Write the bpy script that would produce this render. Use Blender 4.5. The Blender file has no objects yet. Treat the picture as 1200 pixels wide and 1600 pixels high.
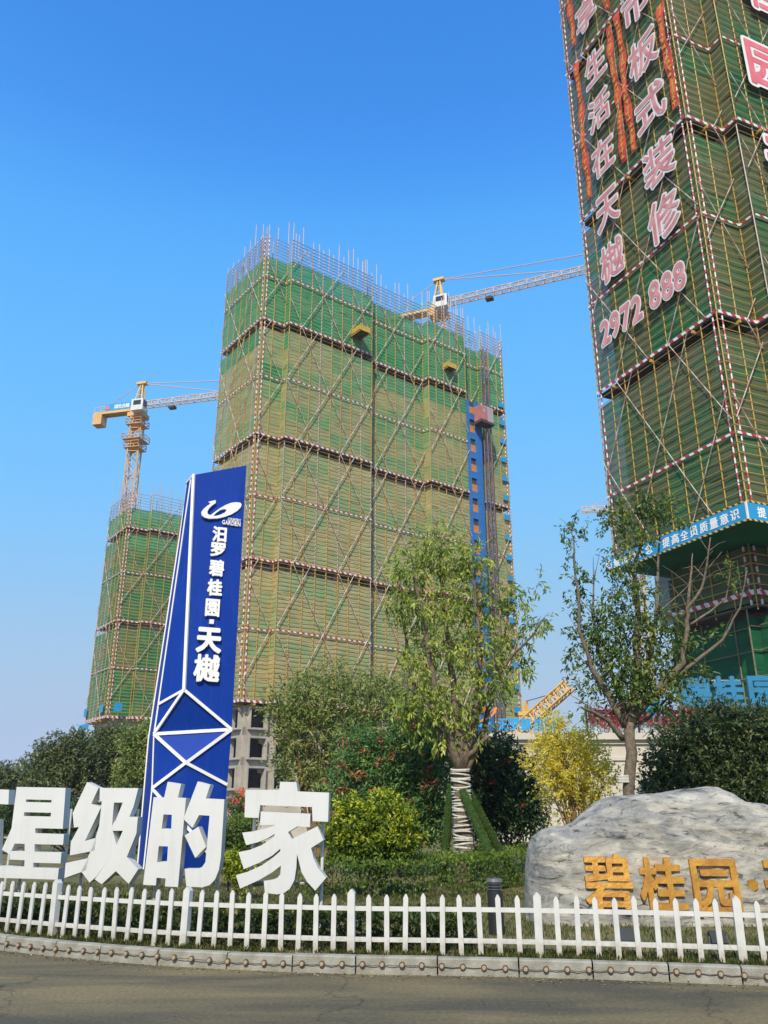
import bpy, math, random
import numpy as np
from mathutils import Vector, Matrix, Quaternion
random.seed(7); rng = np.random.default_rng(7)
R = math.radians
scene = bpy.context.scene
COL = scene.collection

# ------------------------------------------------------------------ camera, light
F_PX = 1290.0
PITCH = math.atan(465 / F_PX)
H = 1.7
CP, SP = math.cos(PITCH), math.sin(PITCH)
cam = bpy.data.cameras.new('camera')
cam.sensor_fit = 'VERTICAL'; cam.sensor_height = 24.0
cam.lens = F_PX / 1600 * 24.0
cam.clip_start = 0.1; cam.clip_end = 4000
cam_o = bpy.data.objects.new('camera', cam); COL.objects.link(cam_o)
cam_o.location = (0, 0, H); cam_o.rotation_euler = (math.pi / 2 + PITCH, 0, 0)
scene.camera = cam_o

SUN_EL = R(42)
SUN_AZ = Vector((-0.17, -0.985, 0)).normalized()
SUN = Vector((SUN_AZ.x * math.cos(SUN_EL), SUN_AZ.y * math.cos(SUN_EL), math.sin(SUN_EL)))
w = bpy.data.worlds.new('World'); scene.world = w; w.use_nodes = True
nt = w.node_tree; nt.nodes.clear()
sky = nt.nodes.new('ShaderNodeTexSky'); sky.sky_type = 'NISHITA'; sky.sun_disc = False
sky.sun_elevation = SUN_EL; sky.sun_rotation = math.atan2(SUN_AZ.x, SUN_AZ.y)
sky.air_density = 1.0; sky.dust_density = 0.6; sky.ozone_density = 2.2
gm = nt.nodes.new('ShaderNodeGamma'); gm.inputs['Gamma'].default_value = 0.62
hs = nt.nodes.new('ShaderNodeHueSaturation'); hs.inputs['Saturation'].default_value = 1.45
hs.inputs['Value'].default_value = 1.75
k1 = nt.nodes.new('ShaderNodeVectorMath'); k1.operation = 'SCALE'; k1.inputs['Scale'].default_value = 0.163
k2 = nt.nodes.new('ShaderNodeVectorMath'); k2.operation = 'SCALE'; k2.inputs['Scale'].default_value = 1 / 0.163
cv = nt.nodes.new('ShaderNodeRGBCurve'); cv.mapping.use_clip = False; cv.mapping.extend = 'HORIZONTAL'
for ci, pts in enumerate((((0.0, 0.0), (0.115, 0.034), (0.143, 0.088), (0.204, 0.150), (0.398, 0.300), (0.71, 0.38), (1.0, 0.45)),
                          ((0.0, 0.0), (0.242, 0.210), (0.293, 0.370), (0.393, 0.455), (0.647, 0.490), (0.92, 0.49), (1.0, 0.52)),
                          ((0.0, 0.0), (0.455, 0.640), (0.535, 0.830), (0.67, 0.850), (0.90, 0.710), (1.0, 0.64)))):
    c = cv.mapping.curves[ci]
    while len(c.points) > 2: c.points.remove(c.points[1])
    c.points[0].location = pts[0]; c.points[1].location = pts[-1]
    for q in pts[1:-1]: c.points.new(*q)
cv.mapping.update()
bg = nt.nodes.new('ShaderNodeBackground'); bg.inputs['Strength'].default_value = 0.15
wo = nt.nodes.new('ShaderNodeOutputWorld')
nt.links.new(sky.outputs[0], gm.inputs[0]); nt.links.new(gm.outputs[0], hs.inputs['Color']); nt.links.new(hs.outputs[0], k1.inputs[0]); nt.links.new(k1.outputs[0], cv.inputs['Color']); nt.links.new(cv.outputs[0], k2.inputs[0]); nt.links.new(k2.outputs[0], bg.inputs[0]); nt.links.new(bg.outputs[0], wo.inputs[0])
sl = bpy.data.lights.new('sun', 'SUN'); sl.energy = 3.7; sl.angle = R(0.55); sl.color = (1.0, 0.91, 0.75)
so = bpy.data.objects.new('sun', sl); COL.objects.link(so)
so.rotation_euler = (-SUN).to_track_quat('-Z', 'Y').to_euler()
scene.view_settings.view_transform = 'Standard'
scene.view_settings.look = 'None'
scene.view_settings.exposure = 0.40
scene.view_settings.gamma = 1.0
scene.view_settings.use_curve_mapping = False
scene.cycles.max_bounces = 6
scene.cycles.transparent_max_bounces = 8

# ------------------------------------------------------------------ measuring helpers (photo pixels, 1200 x 1600)
def ray(x, y):
    a = (x - 600) / F_PX; b = -(y - 800) / F_PX
    return Vector((a, CP - b * SP, SP + b * CP))
def at_z(x, y, z):
    r = ray(x, y); t = (z - H) / r.z
    return Vector((r.x * t, r.y * t, z))
def at_y(x, y, Y):
    r = ray(x, y); t = Y / r.y
    return Vector((r.x * t, Y, H + r.z * t))
def at_plane(x, y, p, n):
    r = ray(x, y); o = Vector((0, 0, H))
    t = (p - o).dot(n) / r.dot(n)
    return o + r * t
def m_per_px(p):
    return (p.y * CP + (p.z - H) * SP) / F_PX

# ------------------------------------------------------------------ objects
def tag(o, label=None, cat=None, group=None, kind=None):
    if label: o['label'] = label
    if cat: o['category'] = cat
    if group: o['group'] = group
    if kind: o['kind'] = kind
    return o
def thing(name, label, cat, loc=(0, 0, 0), rotz=0, group=None, kind=None):
    o = bpy.data.objects.new(name, None); COL.objects.link(o)
    o.empty_display_size = 0.2
    o.location = loc; o.rotation_euler = (0, 0, rotz)
    return tag(o, label, cat, group, kind)
def link(name, me, parent=None, loc=(0, 0, 0), rot=None, label=None):
    o = bpy.data.objects.new(name, me); COL.objects.link(o)
    if parent is not None: o.parent = parent
    o.location = loc
    if rot is not None:
        o.rotation_mode = 'QUATERNION'; o.rotation_quaternion = rot
    if label: o['label'] = label
    return o
class MB:
    def __init__(s): s.v = []; s.f = []; s.mi = []; s.cur = 0
    def add(s, vs, fs):
        n = len(s.v); s.v += [tuple(p) for p in vs]
        s.f += [tuple(i + n for i in f) for f in fs]; s.mi += [s.cur] * len(fs); return s
    def box(s, a, b, M=None):
        x0, y0, z0 = a; x1, y1, z1 = b
        vs = [Vector(p) for p in ((x0,y0,z0),(x1,y0,z0),(x1,y1,z0),(x0,y1,z0),(x0,y0,z1),(x1,y0,z1),(x1,y1,z1),(x0,y1,z1))]
        if M is not None: vs = [M @ p for p in vs]
        return s.add(vs, [(0,3,2,1),(4,5,6,7),(0,1,5,4),(1,2,6,5),(2,3,7,6),(3,0,4,7)])
    def tube(s, p0, p1, r0, r1=None, n=6, caps=True):
        return s.poly([p0, p1], [r0, r0 if r1 is None else r1], n, caps)
    def poly(s, pts, rs, n=6, caps=True):
        pts = [Vector(p) for p in pts]; vs = []; fs = []
        a = None
        for i, p in enumerate(pts):
            d = (pts[min(i + 1, len(pts) - 1)] - pts[max(i - 1, 0)])
            d = d.normalized() if d.length > 1e-9 else Vector((0, 0, 1))
            if a is None:
                a = d.orthogonal().normalized()
            else:
                a = (a - d * a.dot(d));  a = a.normalized() if a.length > 1e-6 else d.orthogonal().normalized()
            b = d.cross(a); r = rs[i] if hasattr(rs, '__len__') else rs
            for k in range(n):
                t = 2 * math.pi * k / n
                vs.append(p + (a * math.cos(t) + b * math.sin(t)) * r)
        for i in range(len(pts) - 1):
            for k in range(n):
                k2 = (k + 1) % n
                fs.append((i*n+k, i*n+k2, (i+1)*n+k2, (i+1)*n+k))
        if caps:
            fs.append(tuple(range(n - 1, -1, -1))); L = (len(pts) - 1) * n
            fs.append(tuple(L + k for k in range(n)))
        return s.add(vs, fs)
    def mesh(s, name, mats, smooth=False):
        me = bpy.data.meshes.new(name); me.from_pydata(s.v, [], s.f)
        for m in (mats if isinstance(mats, (list, tuple)) else [mats]): me.materials.append(m)
        if any(s.mi): me.polygons.foreach_set('material_index', s.mi)
        if smooth: me.polygons.foreach_set('use_smooth', [True] * len(s.f))
        me.update(); return me
    def build(s, name, mats, parent=None, loc=(0,0,0), rot=None, label=None, smooth=False):
        return link(name, s.mesh(name, mats, smooth), parent, loc, rot, label)
_rods = {}
def rod(name, p0, p1, r, mat, parent, n=6, square=None, roll_up=False):
    """straight bar; its own x axis runs along its length, so stripes are in metres"""
    p0 = Vector(p0); p1 = Vector(p1); d = p1 - p0; L = d.length
    key = (round(L, 2), r, mat.name, n, square)
    me = _rods.get(key)
    if me is None:
        b = MB()
        if square: b.box((0, -square[0]/2, -square[1]/2), (L, square[0]/2, square[1]/2))
        else: b.tube((0,0,0), (L,0,0), r, n=n)
        me = b.mesh(name, mat); _rods[key] = me
    return link(name, me, parent, p0, d.to_track_quat('X', 'Z'))
_boxes = {}
def slab(name, a, b, mat, parent, label=None, bevel=0):
    a = Vector(a); b = Vector(b); c = (a + b) / 2; s = (b - a) / 2
    key = (tuple(round(q, 3) for q in s), mat.name)
    me = _boxes.get(key)
    if me is None:
        me = MB().box(-s, s).mesh(name, mat); _boxes[key] = me
    return link(name, me, parent, c, label=label)

# ------------------------------------------------------------------ materials
def mat(name, col, rough=0.6, metal=0.0, var=0.0, scale=3.0, bump=0.0, bscale=40.0, col2=None, spec=0.5, detail=5):
    m = bpy.data.materials.new(name); m.use_nodes = True
    t = m.node_tree; p = t.nodes['Principled BSDF']
    p.inputs['Base Color'].default_value = (*col, 1); p.inputs['Roughness'].default_value = rough
    p.inputs['Metallic'].default_value = metal; p.inputs['Specular IOR Level'].default_value = spec
    tc = t.nodes.new('ShaderNodeTexCoord')
    if var > 0 or col2:
        nz = t.nodes.new('ShaderNodeTexNoise'); nz.inputs['Scale'].default_value = scale; nz.inputs['Detail'].default_value = detail
        nz.inputs['Roughness'].default_value = 0.65
        t.links.new(tc.outputs['Object'], nz.inputs['Vector'])
        rp = t.nodes.new('ShaderNodeValToRGB')
        c2 = col2 if col2 else tuple(c * (1 - var) for c in col)
        rp.color_ramp.elements[0].position = 0.35; rp.color_ramp.elements[1].position = 0.65
        rp.color_ramp.elements[0].color = (*c2, 1); rp.color_ramp.elements[1].color = (*col, 1)
        t.links.new(nz.outputs['Fac'], rp.inputs[0]); t.links.new(rp.outputs[0], p.inputs['Base Color'])
    if bump > 0:
        n2 = t.nodes.new('ShaderNodeTexNoise'); n2.inputs['Scale'].default_value = bscale; n2.inputs['Detail'].default_value = 6
        t.links.new(tc.outputs['Object'], n2.inputs['Vector'])
        bm = t.nodes.new('ShaderNodeBump'); bm.inputs['Strength'].default_value = bump; bm.inputs['Distance'].default_value = 0.02
        t.links.new(n2.outputs['Fac'], bm.inputs['Height']); t.links.new(bm.outputs[0], p.inputs['Normal'])
    return m
def stripes(name, ca, cb, period, skew=0.0, rough=0.55):
    m = bpy.data.materials.new(name); m.use_nodes = True
    t = m.node_tree; p = t.nodes['Principled BSDF']; p.inputs['Roughness'].default_value = rough
    tc = t.nodes.new('ShaderNodeTexCoord'); sx = t.nodes.new('ShaderNodeSeparateXYZ')
    t.links.new(tc.outputs['Object'], sx.inputs[0])
    ad = t.nodes.new('ShaderNodeMath'); ad.operation = 'MULTIPLY_ADD'; ad.inputs[1].default_value = skew
    t.links.new(sx.outputs['Z'], ad.inputs[0]); t.links.new(sx.outputs['X'], ad.inputs[2])
    fr = t.nodes.new('ShaderNodeMath'); fr.operation = 'MULTIPLY'; fr.inputs[1].default_value = 1 / period
    f2 = t.nodes.new('ShaderNodeMath'); f2.operation = 'FRACT'
    gt = t.nodes.new('ShaderNodeMath'); gt.operation = 'GREATER_THAN'; gt.inputs[1].default_value = 0.5
    t.links.new(ad.outputs[0], fr.inputs[0]); t.links.new(fr.outputs[0], f2.inputs[0]); t.links.new(f2.outputs[0], gt.inputs[0])
    mx = t.nodes.new('ShaderNodeMix'); mx.data_type = 'RGBA'
    mx.inputs['A'].default_value = (*ca, 1); mx.inputs['B'].default_value = (*cb, 1)
    t.links.new(gt.outputs[0], mx.inputs['Factor'])
    nz = t.nodes.new('ShaderNodeTexNoise'); nz.inputs['Scale'].default_value = 2.5
    t.links.new(tc.outputs['Object'], nz.inputs['Vector'])
    m2 = t.nodes.new('ShaderNodeMix'); m2.data_type = 'RGBA'; m2.blend_type = 'MULTIPLY'; m2.inputs['Factor'].default_value = 0.5
    t.links.new(mx.outputs['Result'], m2.inputs['A']); t.links.new(nz.outputs['Color'], m2.inputs['B'])
    mr = t.nodes.new('ShaderNodeMix'); mr.data_type = 'RGBA'; mr.inputs['Factor'].default_value = 0.6
    t.links.new(m2.outputs['Result'], mr.inputs['A']); t.links.new(mx.outputs['Result'], mr.inputs['B'])
    t.links.new(mr.outputs['Result'], p.inputs['Base Color'])
    return m
def net_mat(name, olive, green, bias):
    """dusty safety net: every sheet has its own tint, dust and streaks on top"""
    m = bpy.data.materials.new(name); m.use_nodes = True
    t = m.node_tree; p = t.nodes['Principled BSDF']; p.inputs['Roughness'].default_value = 0.8
    p.inputs['Specular IOR Level'].default_value = 0.2
    tc = t.nodes.new('ShaderNodeTexCoord'); oi = t.nodes.new('ShaderNodeObjectInfo')
    va = t.nodes.new('ShaderNodeVectorMath'); va.operation = 'ADD'
    t.links.new(tc.outputs['Object'], va.inputs[0]); t.links.new(oi.outputs['Location'], va.inputs[1])
    mp = t.nodes.new('ShaderNodeMapping'); mp.inputs['Scale'].default_value = (0.22, 0.22, 0.5)
    t.links.new(va.outputs[0], mp.inputs[0])
    n1 = t.nodes.new('ShaderNodeTexNoise'); n1.inputs['Scale'].default_value = 1.0; n1.inputs['Detail'].default_value = 4
    n1.inputs['Distortion'].default_value = 0.8
    t.links.new(mp.outputs[0], n1.inputs['Vector'])
    a1 = t.nodes.new('ShaderNodeMath'); a1.operation = 'MULTIPLY_ADD'; a1.inputs[1].default_value = 0.34; a1.inputs[2].default_value = bias - 0.17
    t.links.new(oi.outputs['Random'], a1.inputs[0])
    a2 = t.nodes.new('ShaderNodeMath'); a2.operation = 'ADD'
    t.links.new(n1.outputs['Fac'], a2.inputs[0]); t.links.new(a1.outputs[0], a2.inputs[1])
    rp = t.nodes.new('ShaderNodeValToRGB')
    rp.color_ramp.elements[0].position = 0.40; rp.color_ramp.elements[0].color = (*olive, 1)
    rp.color_ramp.elements[1].position = 0.72; rp.color_ramp.elements[1].color = (*green, 1)
    t.links.new(a2.outputs[0], rp.inputs[0])
    n3 = t.nodes.new('ShaderNodeTexNoise'); n3.inputs['Scale'].default_value = 0.9; n3.inputs['Detail'].default_value = 6
    mp3 = t.nodes.new('ShaderNodeMapping'); mp3.inputs['Scale'].default_value = (0.5, 0.5, 3.0)
    t.links.new(va.outputs[0], mp3.inputs[0]); t.links.new(mp3.outputs[0], n3.inputs['Vector'])
    r3 = t.nodes.new('ShaderNodeValToRGB'); r3.color_ramp.elements[0].position = 0.3; r3.color_ramp.elements[1].position = 0.7
    r3.color_ramp.elements[0].color = (0.74, 0.75, 0.74, 1); r3.color_ramp.elements[1].color = (1.16, 1.15, 1.10, 1)
    t.links.new(n3.outputs['Fac'], r3.inputs[0])
    mm = t.nodes.new('ShaderNodeMix'); mm.data_type = 'RGBA'; mm.blend_type = 'MULTIPLY'; mm.inputs['Factor'].default_value = 1.0
    t.links.new(rp.outputs[0], mm.inputs['A']); t.links.new(r3.outputs[0], mm.inputs['B'])
    t.links.new(mm.outputs['Result'], p.inputs['Base Color'])
    # woven net lets a little of what is behind show through
    ho = t.nodes.new('ShaderNodeBsdfTransparent'); ms = t.nodes.new('ShaderNodeMixShader'); ms.inputs[0].default_value = 0.10
    out = t.nodes['Material Output']
    t.links.new(p.outputs[0], ms.inputs[1]); t.links.new(ho.outputs[0], ms.inputs[2]); t.links.new(ms.outputs[0], out.inputs['Surface'])
    return m
def leaf_mat(name, cols, rough=0.45, trans=0.45):
    m = bpy.data.materials.new(name); m.use_nodes = True
    t = m.node_tree; p = t.nodes['Principled BSDF']; p.inputs['Roughness'].default_value = rough
    p.inputs['Specular IOR Level'].default_value = 0.4
    at = t.nodes.new('ShaderNodeAttribute'); at.attribute_name = 'tint'
    rp = t.nodes.new('ShaderNodeValToRGB'); rp.color_ramp.interpolation = 'LINEAR'
    els = rp.color_ramp.elements
    while len(els) < len(cols): els.new(0.5)
    for i, (pos, c) in enumerate(cols):
        els[i].position = pos; els[i].color = (*c, 1)
    t.links.new(at.outputs['Fac'], rp.inputs[0]); t.links.new(rp.outputs[0], p.inputs['Base Color'])
    tr = t.nodes.new('ShaderNodeBsdfTranslucent'); t.links.new(rp.outputs[0], tr.inputs[0])
    ms = t.nodes.new('ShaderNodeMixShader'); ms.inputs[0].default_value = trans
    t.links.new(p.outputs[0], ms.inputs[1]); t.links.new(tr.outputs[0], ms.inputs[2])
    t.links.new(ms.outputs[0], t.nodes['Material Output'].inputs['Surface'])
    return m
def bark_mat(name, c1, c2, scale=14):
    m = mat(name, c1, 0.85, col2=c2, scale=scale, bump=0.7, bscale=30)
    return m

M_yellow = mat('yellow_painted_pole', (0.55, 0.33, 0.045), 0.55, col2=(0.36, 0.24, 0.07), scale=1.3)
M_ledger = mat('ledger_pole_paint', (0.54, 0.39, 0.13), 0.6, col2=(0.33, 0.25, 0.10), scale=0.7)
M_steel = mat('bare_steel_pole', (0.50, 0.38, 0.34), 0.5, col2=(0.36, 0.29, 0.27), scale=1.5)
M_redwhite = stripes('red_white_bands', (0.78, 0.76, 0.74), (0.50, 0.035, 0.05), 0.66)
M_redwhite_board = stripes('red_white_board', (0.80, 0.78, 0.76), (0.50, 0.03, 0.05), 0.72, skew=0.6)
M_brace = stripes('weathered_brace_bands', (0.60, 0.52, 0.44), (0.44, 0.24, 0.19), 1.6)
M_plank = mat('dark_timber_deck', (0.085, 0.058, 0.04), 0.85, col2=(0.04, 0.03, 0.025), scale=2)
M_concrete = mat('raw_concrete', (0.47, 0.43, 0.37), 0.9, col2=(0.33, 0.30, 0.265), scale=0.8, bump=0.2)
M_concrete_in = mat('shade_dark_concrete', (0.085, 0.08, 0.075), 0.95, var=0.4, scale=0.6)  # concrete painted near black for the shade seen through the openings
M_white = mat('white_enamel', (0.63, 0.635, 0.625), 0.4, var=0.07, scale=1.5)
M_fence = mat('white_plastic', (0.63, 0.63, 0.615), 0.5, var=0.16, scale=4)
M_blue = mat('blue_aluminium_panel', (0.004, 0.040, 0.31), 0.55, var=0.10, scale=0.8, spec=0.12)
M_trim = mat('white_trim', (0.80, 0.80, 0.78), 0.4)
M_letterwhite = mat('raised_letter_white', (0.82, 0.82, 0.80), 0.4)
M_gold = mat('gold_paint', (0.52, 0.265, 0.035), 0.45, metal=0.3, col2=(0.33, 0.145, 0.016), scale=4, bump=0.35, bscale=22)
M_pink = mat('faded_pink_cloth', (0.72, 0.34, 0.34), 0.85, col2=(0.55, 0.17, 0.18), scale=1.1, bump=1.0, bscale=2.2)
M_pinkbright = mat('rose_red_cloth', (0.74, 0.19, 0.23), 0.85, col2=(0.62, 0.12, 0.16), scale=1.0, bump=0.6, bscale=2)
M_clothwhite = mat('white_cloth_border', (0.78, 0.76, 0.74), 0.85, var=0.1, scale=1.5)
M_redcloth = mat('orange_red_cloth', (0.70, 0.085, 0.030), 0.8, col2=(0.50, 0.045, 0.02), scale=1.5)
M_yellowink = mat('yellow_print', (0.72, 0.42, 0.04), 0.8)
M_skyblue = mat('sky_blue_board', (0.02, 0.30, 0.60), 0.5, var=0.1, scale=1)
M_signblue = mat('shaded_sign_blue', (0.02, 0.205, 0.40), 0.55, var=0.2, scale=1.5)  # sky blue darkened: the shade on the frame sign is painted into it
M_signpole = mat('dull_brown_pole', (0.23, 0.18, 0.11), 0.7, var=0.4, scale=1.5)
M_hazard = stripes('yellow_black_edge', (0.70, 0.52, 0.05), (0.03, 0.03, 0.03), 0.42, skew=1.0)
M_crane = mat('crane_yellow', (0.74, 0.47, 0.12), 0.55, col2=(0.60, 0.36, 0.11), scale=0.8)
M_cranejib = mat('crane_jib_faded', (0.72, 0.50, 0.30), 0.6, col2=(0.64, 0.40, 0.20), scale=0.5)
M_craneorange = mat('crane_orange', (0.72, 0.42, 0.17), 0.55, var=0.25, scale=0.8)
M_cab = mat('cab_white', (0.70, 0.70, 0.68), 0.4, var=0.15, scale=1)
M_glass = mat('dark_glass', (0.03, 0.04, 0.05), 0.08)
M_cable = mat('dark_cable', (0.10, 0.085, 0.08), 0.7)
M_ropelt = mat('pale_tie_rod', (0.55, 0.42, 0.38), 0.6)
M_hoistblue = mat('hoist_blue_panel', (0.03, 0.17, 0.50), 0.5, var=0.25, scale=0.7)
M_hoistorange = mat('hoist_orange_door', (0.60, 0.24, 0.05), 0.55, var=0.3, scale=1)
M_hoistdark = mat('hoist_mast_paint', (0.10, 0.10, 0.22), 0.6, col2=(0.22, 0.08, 0.05), scale=0.6)
M_hoistred = mat('hoist_cage_red', (0.50, 0.18, 0.17), 0.6, var=0.3, scale=1.2)
M_hoistgrey = mat('hoist_cage_grey', (0.42, 0.37, 0.36), 0.6, var=0.2, scale=1.5)
M_platform = mat('platform_yellow', (0.62, 0.40, 0.03), 0.5, var=0.3, scale=1)
M_cream = mat('cream_stone_cladding', (0.56, 0.51, 0.43), 0.75, var=0.12, scale=0.7, bump=0.1)
def weathered(m, streak=(0.42, 0.40, 0.35), mud=(0.30, 0.24, 0.15), mud_h=0.12, amt=0.5):
    t = m.node_tree; p = t.nodes['Principled BSDF']; src = p.inputs['Base Color'].links[0].from_socket
    tc = t.nodes.new('ShaderNodeTexCoord'); mp = t.nodes.new('ShaderNodeMapping'); mp.inputs['Scale'].default_value = (14, 14, 0.9)
    oi = t.nodes.new('ShaderNodeObjectInfo'); va = t.nodes.new('ShaderNodeVectorMath'); va.operation = 'ADD'
    t.links.new(tc.outputs['Object'], va.inputs[0]); t.links.new(oi.outputs['Location'], va.inputs[1])
    t.links.new(va.outputs[0], mp.inputs[0])
    nz = t.nodes.new('ShaderNodeTexNoise'); nz.inputs['Scale'].default_value = 1.0; nz.inputs['Detail'].default_value = 5; t.links.new(mp.outputs[0], nz.inputs['Vector'])
    rp = t.nodes.new('ShaderNodeMapRange'); rp.inputs['From Min'].default_value = 0.54; rp.inputs['From Max'].default_value = 0.74; rp.inputs['To Max'].default_value = amt
    t.links.new(nz.outputs['Fac'], rp.inputs['Value'])
    m1 = t.nodes.new('ShaderNodeMix'); m1.data_type = 'RGBA'; t.links.new(rp.outputs[0], m1.inputs['Factor']); t.links.new(src, m1.inputs['A']); m1.inputs['B'].default_value = (*streak, 1)
    t.links.new(m1.outputs['Result'], p.inputs['Base Color'])
    if mud_h <= 0: return
    sx = t.nodes.new('ShaderNodeSeparateXYZ'); t.links.new(tc.outputs['Object'], sx.inputs[0])
    n2 = t.nodes.new('ShaderNodeTexNoise'); n2.inputs['Scale'].default_value = 22; n2.inputs['Detail'].default_value = 4; t.links.new(va.outputs[0], n2.inputs['Vector'])
    ad = t.nodes.new('ShaderNodeMath'); ad.operation = 'MULTIPLY_ADD'; ad.inputs[1].default_value = -0.28; t.links.new(n2.outputs['Fac'], ad.inputs[0]); t.links.new(sx.outputs['Z'], ad.inputs[2])
    r2 = t.nodes.new('ShaderNodeMapRange'); r2.inputs['From Min'].default_value = mud_h - 0.14; r2.inputs['From Max'].default_value = -0.16; r2.inputs['To Max'].default_value = 0.75; r2.clamp = True
    t.links.new(ad.outputs[0], r2.inputs['Value'])
    m2 = t.nodes.new('ShaderNodeMix'); m2.data_type = 'RGBA'; t.links.new(r2.outputs[0], m2.inputs['Factor']); t.links.new(m1.outputs['Result'], m2.inputs['A']); m2.inputs['B'].default_value = (*mud, 1)
    t.links.new(m2.outputs['Result'], p.inputs['Base Color'])
weathered(M_white, mud_h=-0.2, amt=0.22)
weathered(M_fence, amt=0.35, mud_h=0.2)
weathered(M_blue, streak=(0.03, 0.07, 0.28), mud=(0.05, 0.06, 0.12), mud_h=-0.2, amt=0.35)
M_black = mat('black_metal', (0.022, 0.023, 0.025), 0.45)
M_grey = mat('grey_metal', (0.12, 0.12, 0.125), 0.4)
M_bark = bark_mat('pale_bark', (0.20, 0.155, 0.105), (0.085, 0.065, 0.045))
M_barkdark = bark_mat('dark_bark', (0.11, 0.085, 0.06), (0.045, 0.036, 0.028))
M_barktan = bark_mat('tan_twig', (0.27, 0.17, 0.075), (0.15, 0.09, 0.04))
M_wrap = mat('white_trunk_rope', (0.66, 0.63, 0.56), 0.85, var=0.25, scale=12)
M_greenprop = mat('artificial_turf_sleeve', (0.045, 0.115, 0.02), 0.95, var=0.5, scale=30, bump=1.0, bscale=160)
M_cone = mat('orange_cone', (0.65, 0.07, 0.02), 0.5)
M_lampamber = mat('amber_lens', (0.42, 0.34, 0.23), 0.5, var=0.3, scale=60)
M_lamprim = mat('rusty_rim', (0.13, 0.075, 0.04), 0.6, var=0.3, scale=60)
M_redflower = mat('red_bougainvillea', (0.55, 0.035, 0.05), 0.7, var=0.4, scale=8)

N_mid = net_mat('net_dusty_olive', (0.44, 0.41, 0.22), (0.24, 0.40, 0.20), -0.02)
N_top = net_mat('net_fresh_green', (0.10, 0.34, 0.165), (0.025, 0.31, 0.13), 0.05)
N_fade = net_mat('net_fading_green', (0.38, 0.40, 0.21), (0.14, 0.38, 0.18), 0.0)
N_left = net_mat('net_worn_green', (0.190, 0.235, 0.095), (0.040, 0.23, 0.085), 0.08)
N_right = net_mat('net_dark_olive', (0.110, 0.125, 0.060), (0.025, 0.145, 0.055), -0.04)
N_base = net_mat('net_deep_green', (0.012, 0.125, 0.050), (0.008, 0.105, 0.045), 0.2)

# ------------------------------------------------------------------ lettering
_glyphs = {}
def fill_loops(loops, depth, bevel=0.0):
    """solid between closed 2-D loops (even-odd), z from -depth/2 to depth/2"""
    cu = bpy.data.curves.new('outline', 'CURVE'); cu.dimensions = '2D'; cu.fill_mode = 'BOTH'; cu.extrude = depth / 2
    for lp in loops:
        sp_ = cu.splines.new('POLY'); sp_.points.add(len(lp) - 1); sp_.use_cyclic_u = True
        for i, (x, y) in enumerate(lp): sp_.points[i].co = (x, y, 0, 1)
    o = bpy.data.objects.new('outline', cu); COL.objects.link(o)
    dg = bpy.context.evaluated_depsgraph_get(); dg.update()
    me = bpy.data.meshes.new_from_object(o.evaluated_get(dg))
    vs = np.array([v.co[:] for v in me.vertices]); fs = [tuple(p.vertices) for p in me.polygons]
    bpy.data.objects.remove(o); bpy.data.curves.remove(cu); bpy.data.meshes.remove(me)
    return vs, fs
_sdf = {}
def glyph_sdf(ch):
    """signed distance field of a character's strokes (positive outside)"""
    if ch in _sdf: return _sdf[ch]
    cu = bpy.data.curves.new('lettering', 'FONT'); cu.body = ch; cu.size = 1; cu.resolution_u = 3
    o = bpy.data.objects.new('lettering', cu); COL.objects.link(o)
    dg = bpy.context.evaluated_depsgraph_get(); dg.update()
    me = bpy.data.meshes.new_from_object(o.evaluated_get(dg))
    V = np.array([v.co[:2] for v in me.vertices]); me.calc_loop_triangles()
    T = np.array([t.vertices[:] for t in me.loop_triangles])
    cnt = {}
    for p in me.polygons:
        for k in p.edge_keys: cnt[k] = cnt.get(k, 0) + 1
    E = np.array([k for k, c in cnt.items() if c == 1])
    bpy.data.objects.remove(o); bpy.data.curves.remove(cu); bpy.data.meshes.remove(me)
    pad = 0.14; lo = V.min(0) - pad; hi = V.max(0) + pad; st_ = 0.0105
    nx, ny = (np.ceil((hi - lo) / st_)).astype(int) + 1
    X, Y = np.meshgrid(lo[0] + np.arange(nx) * st_, lo[1] + np.arange(ny) * st_, indexing='ij')
    P = np.stack([X.ravel(), Y.ravel()], 1)
    D = np.full(len(P), 9.0)
    for e0, e1 in E:
        A, B = V[e0], V[e1]; d = B - A; L = max(d @ d, 1e-12)
        t = np.clip(((P - A) @ d) / L, 0, 1); D = np.minimum(D, ((P - A - t[:, None] * d) ** 2).sum(1))
    D = np.sqrt(D); ins = np.zeros(len(P), bool)
    for t in T:
        A, B, C = V[t]; mn = np.minimum(np.minimum(A, B), C); mx_ = np.maximum(np.maximum(A, B), C)
        k = np.where((P[:, 0] >= mn[0]) & (P[:, 0] <= mx_[0]) & (P[:, 1] >= mn[1]) & (P[:, 1] <= mx_[1]))[0]
        if not len(k): continue
        q = P[k]; c1 = (B[0]-A[0])*(q[:,1]-A[1])-(B[1]-A[1])*(q[:,0]-A[0]); c2 = (C[0]-B[0])*(q[:,1]-B[1])-(C[1]-B[1])*(q[:,0]-B[0]); c3 = (A[0]-C[0])*(q[:,1]-C[1])-(A[1]-C[1])*(q[:,0]-C[0])
        ins[k[((c1 >= 0) & (c2 >= 0) & (c3 >= 0)) | ((c1 <= 0) & (c2 <= 0) & (c3 <= 0))]] = True
    D[ins] *= -1
    _sdf[ch] = (lo, st_, D.reshape(nx, ny)); return _sdf[ch]
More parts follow.
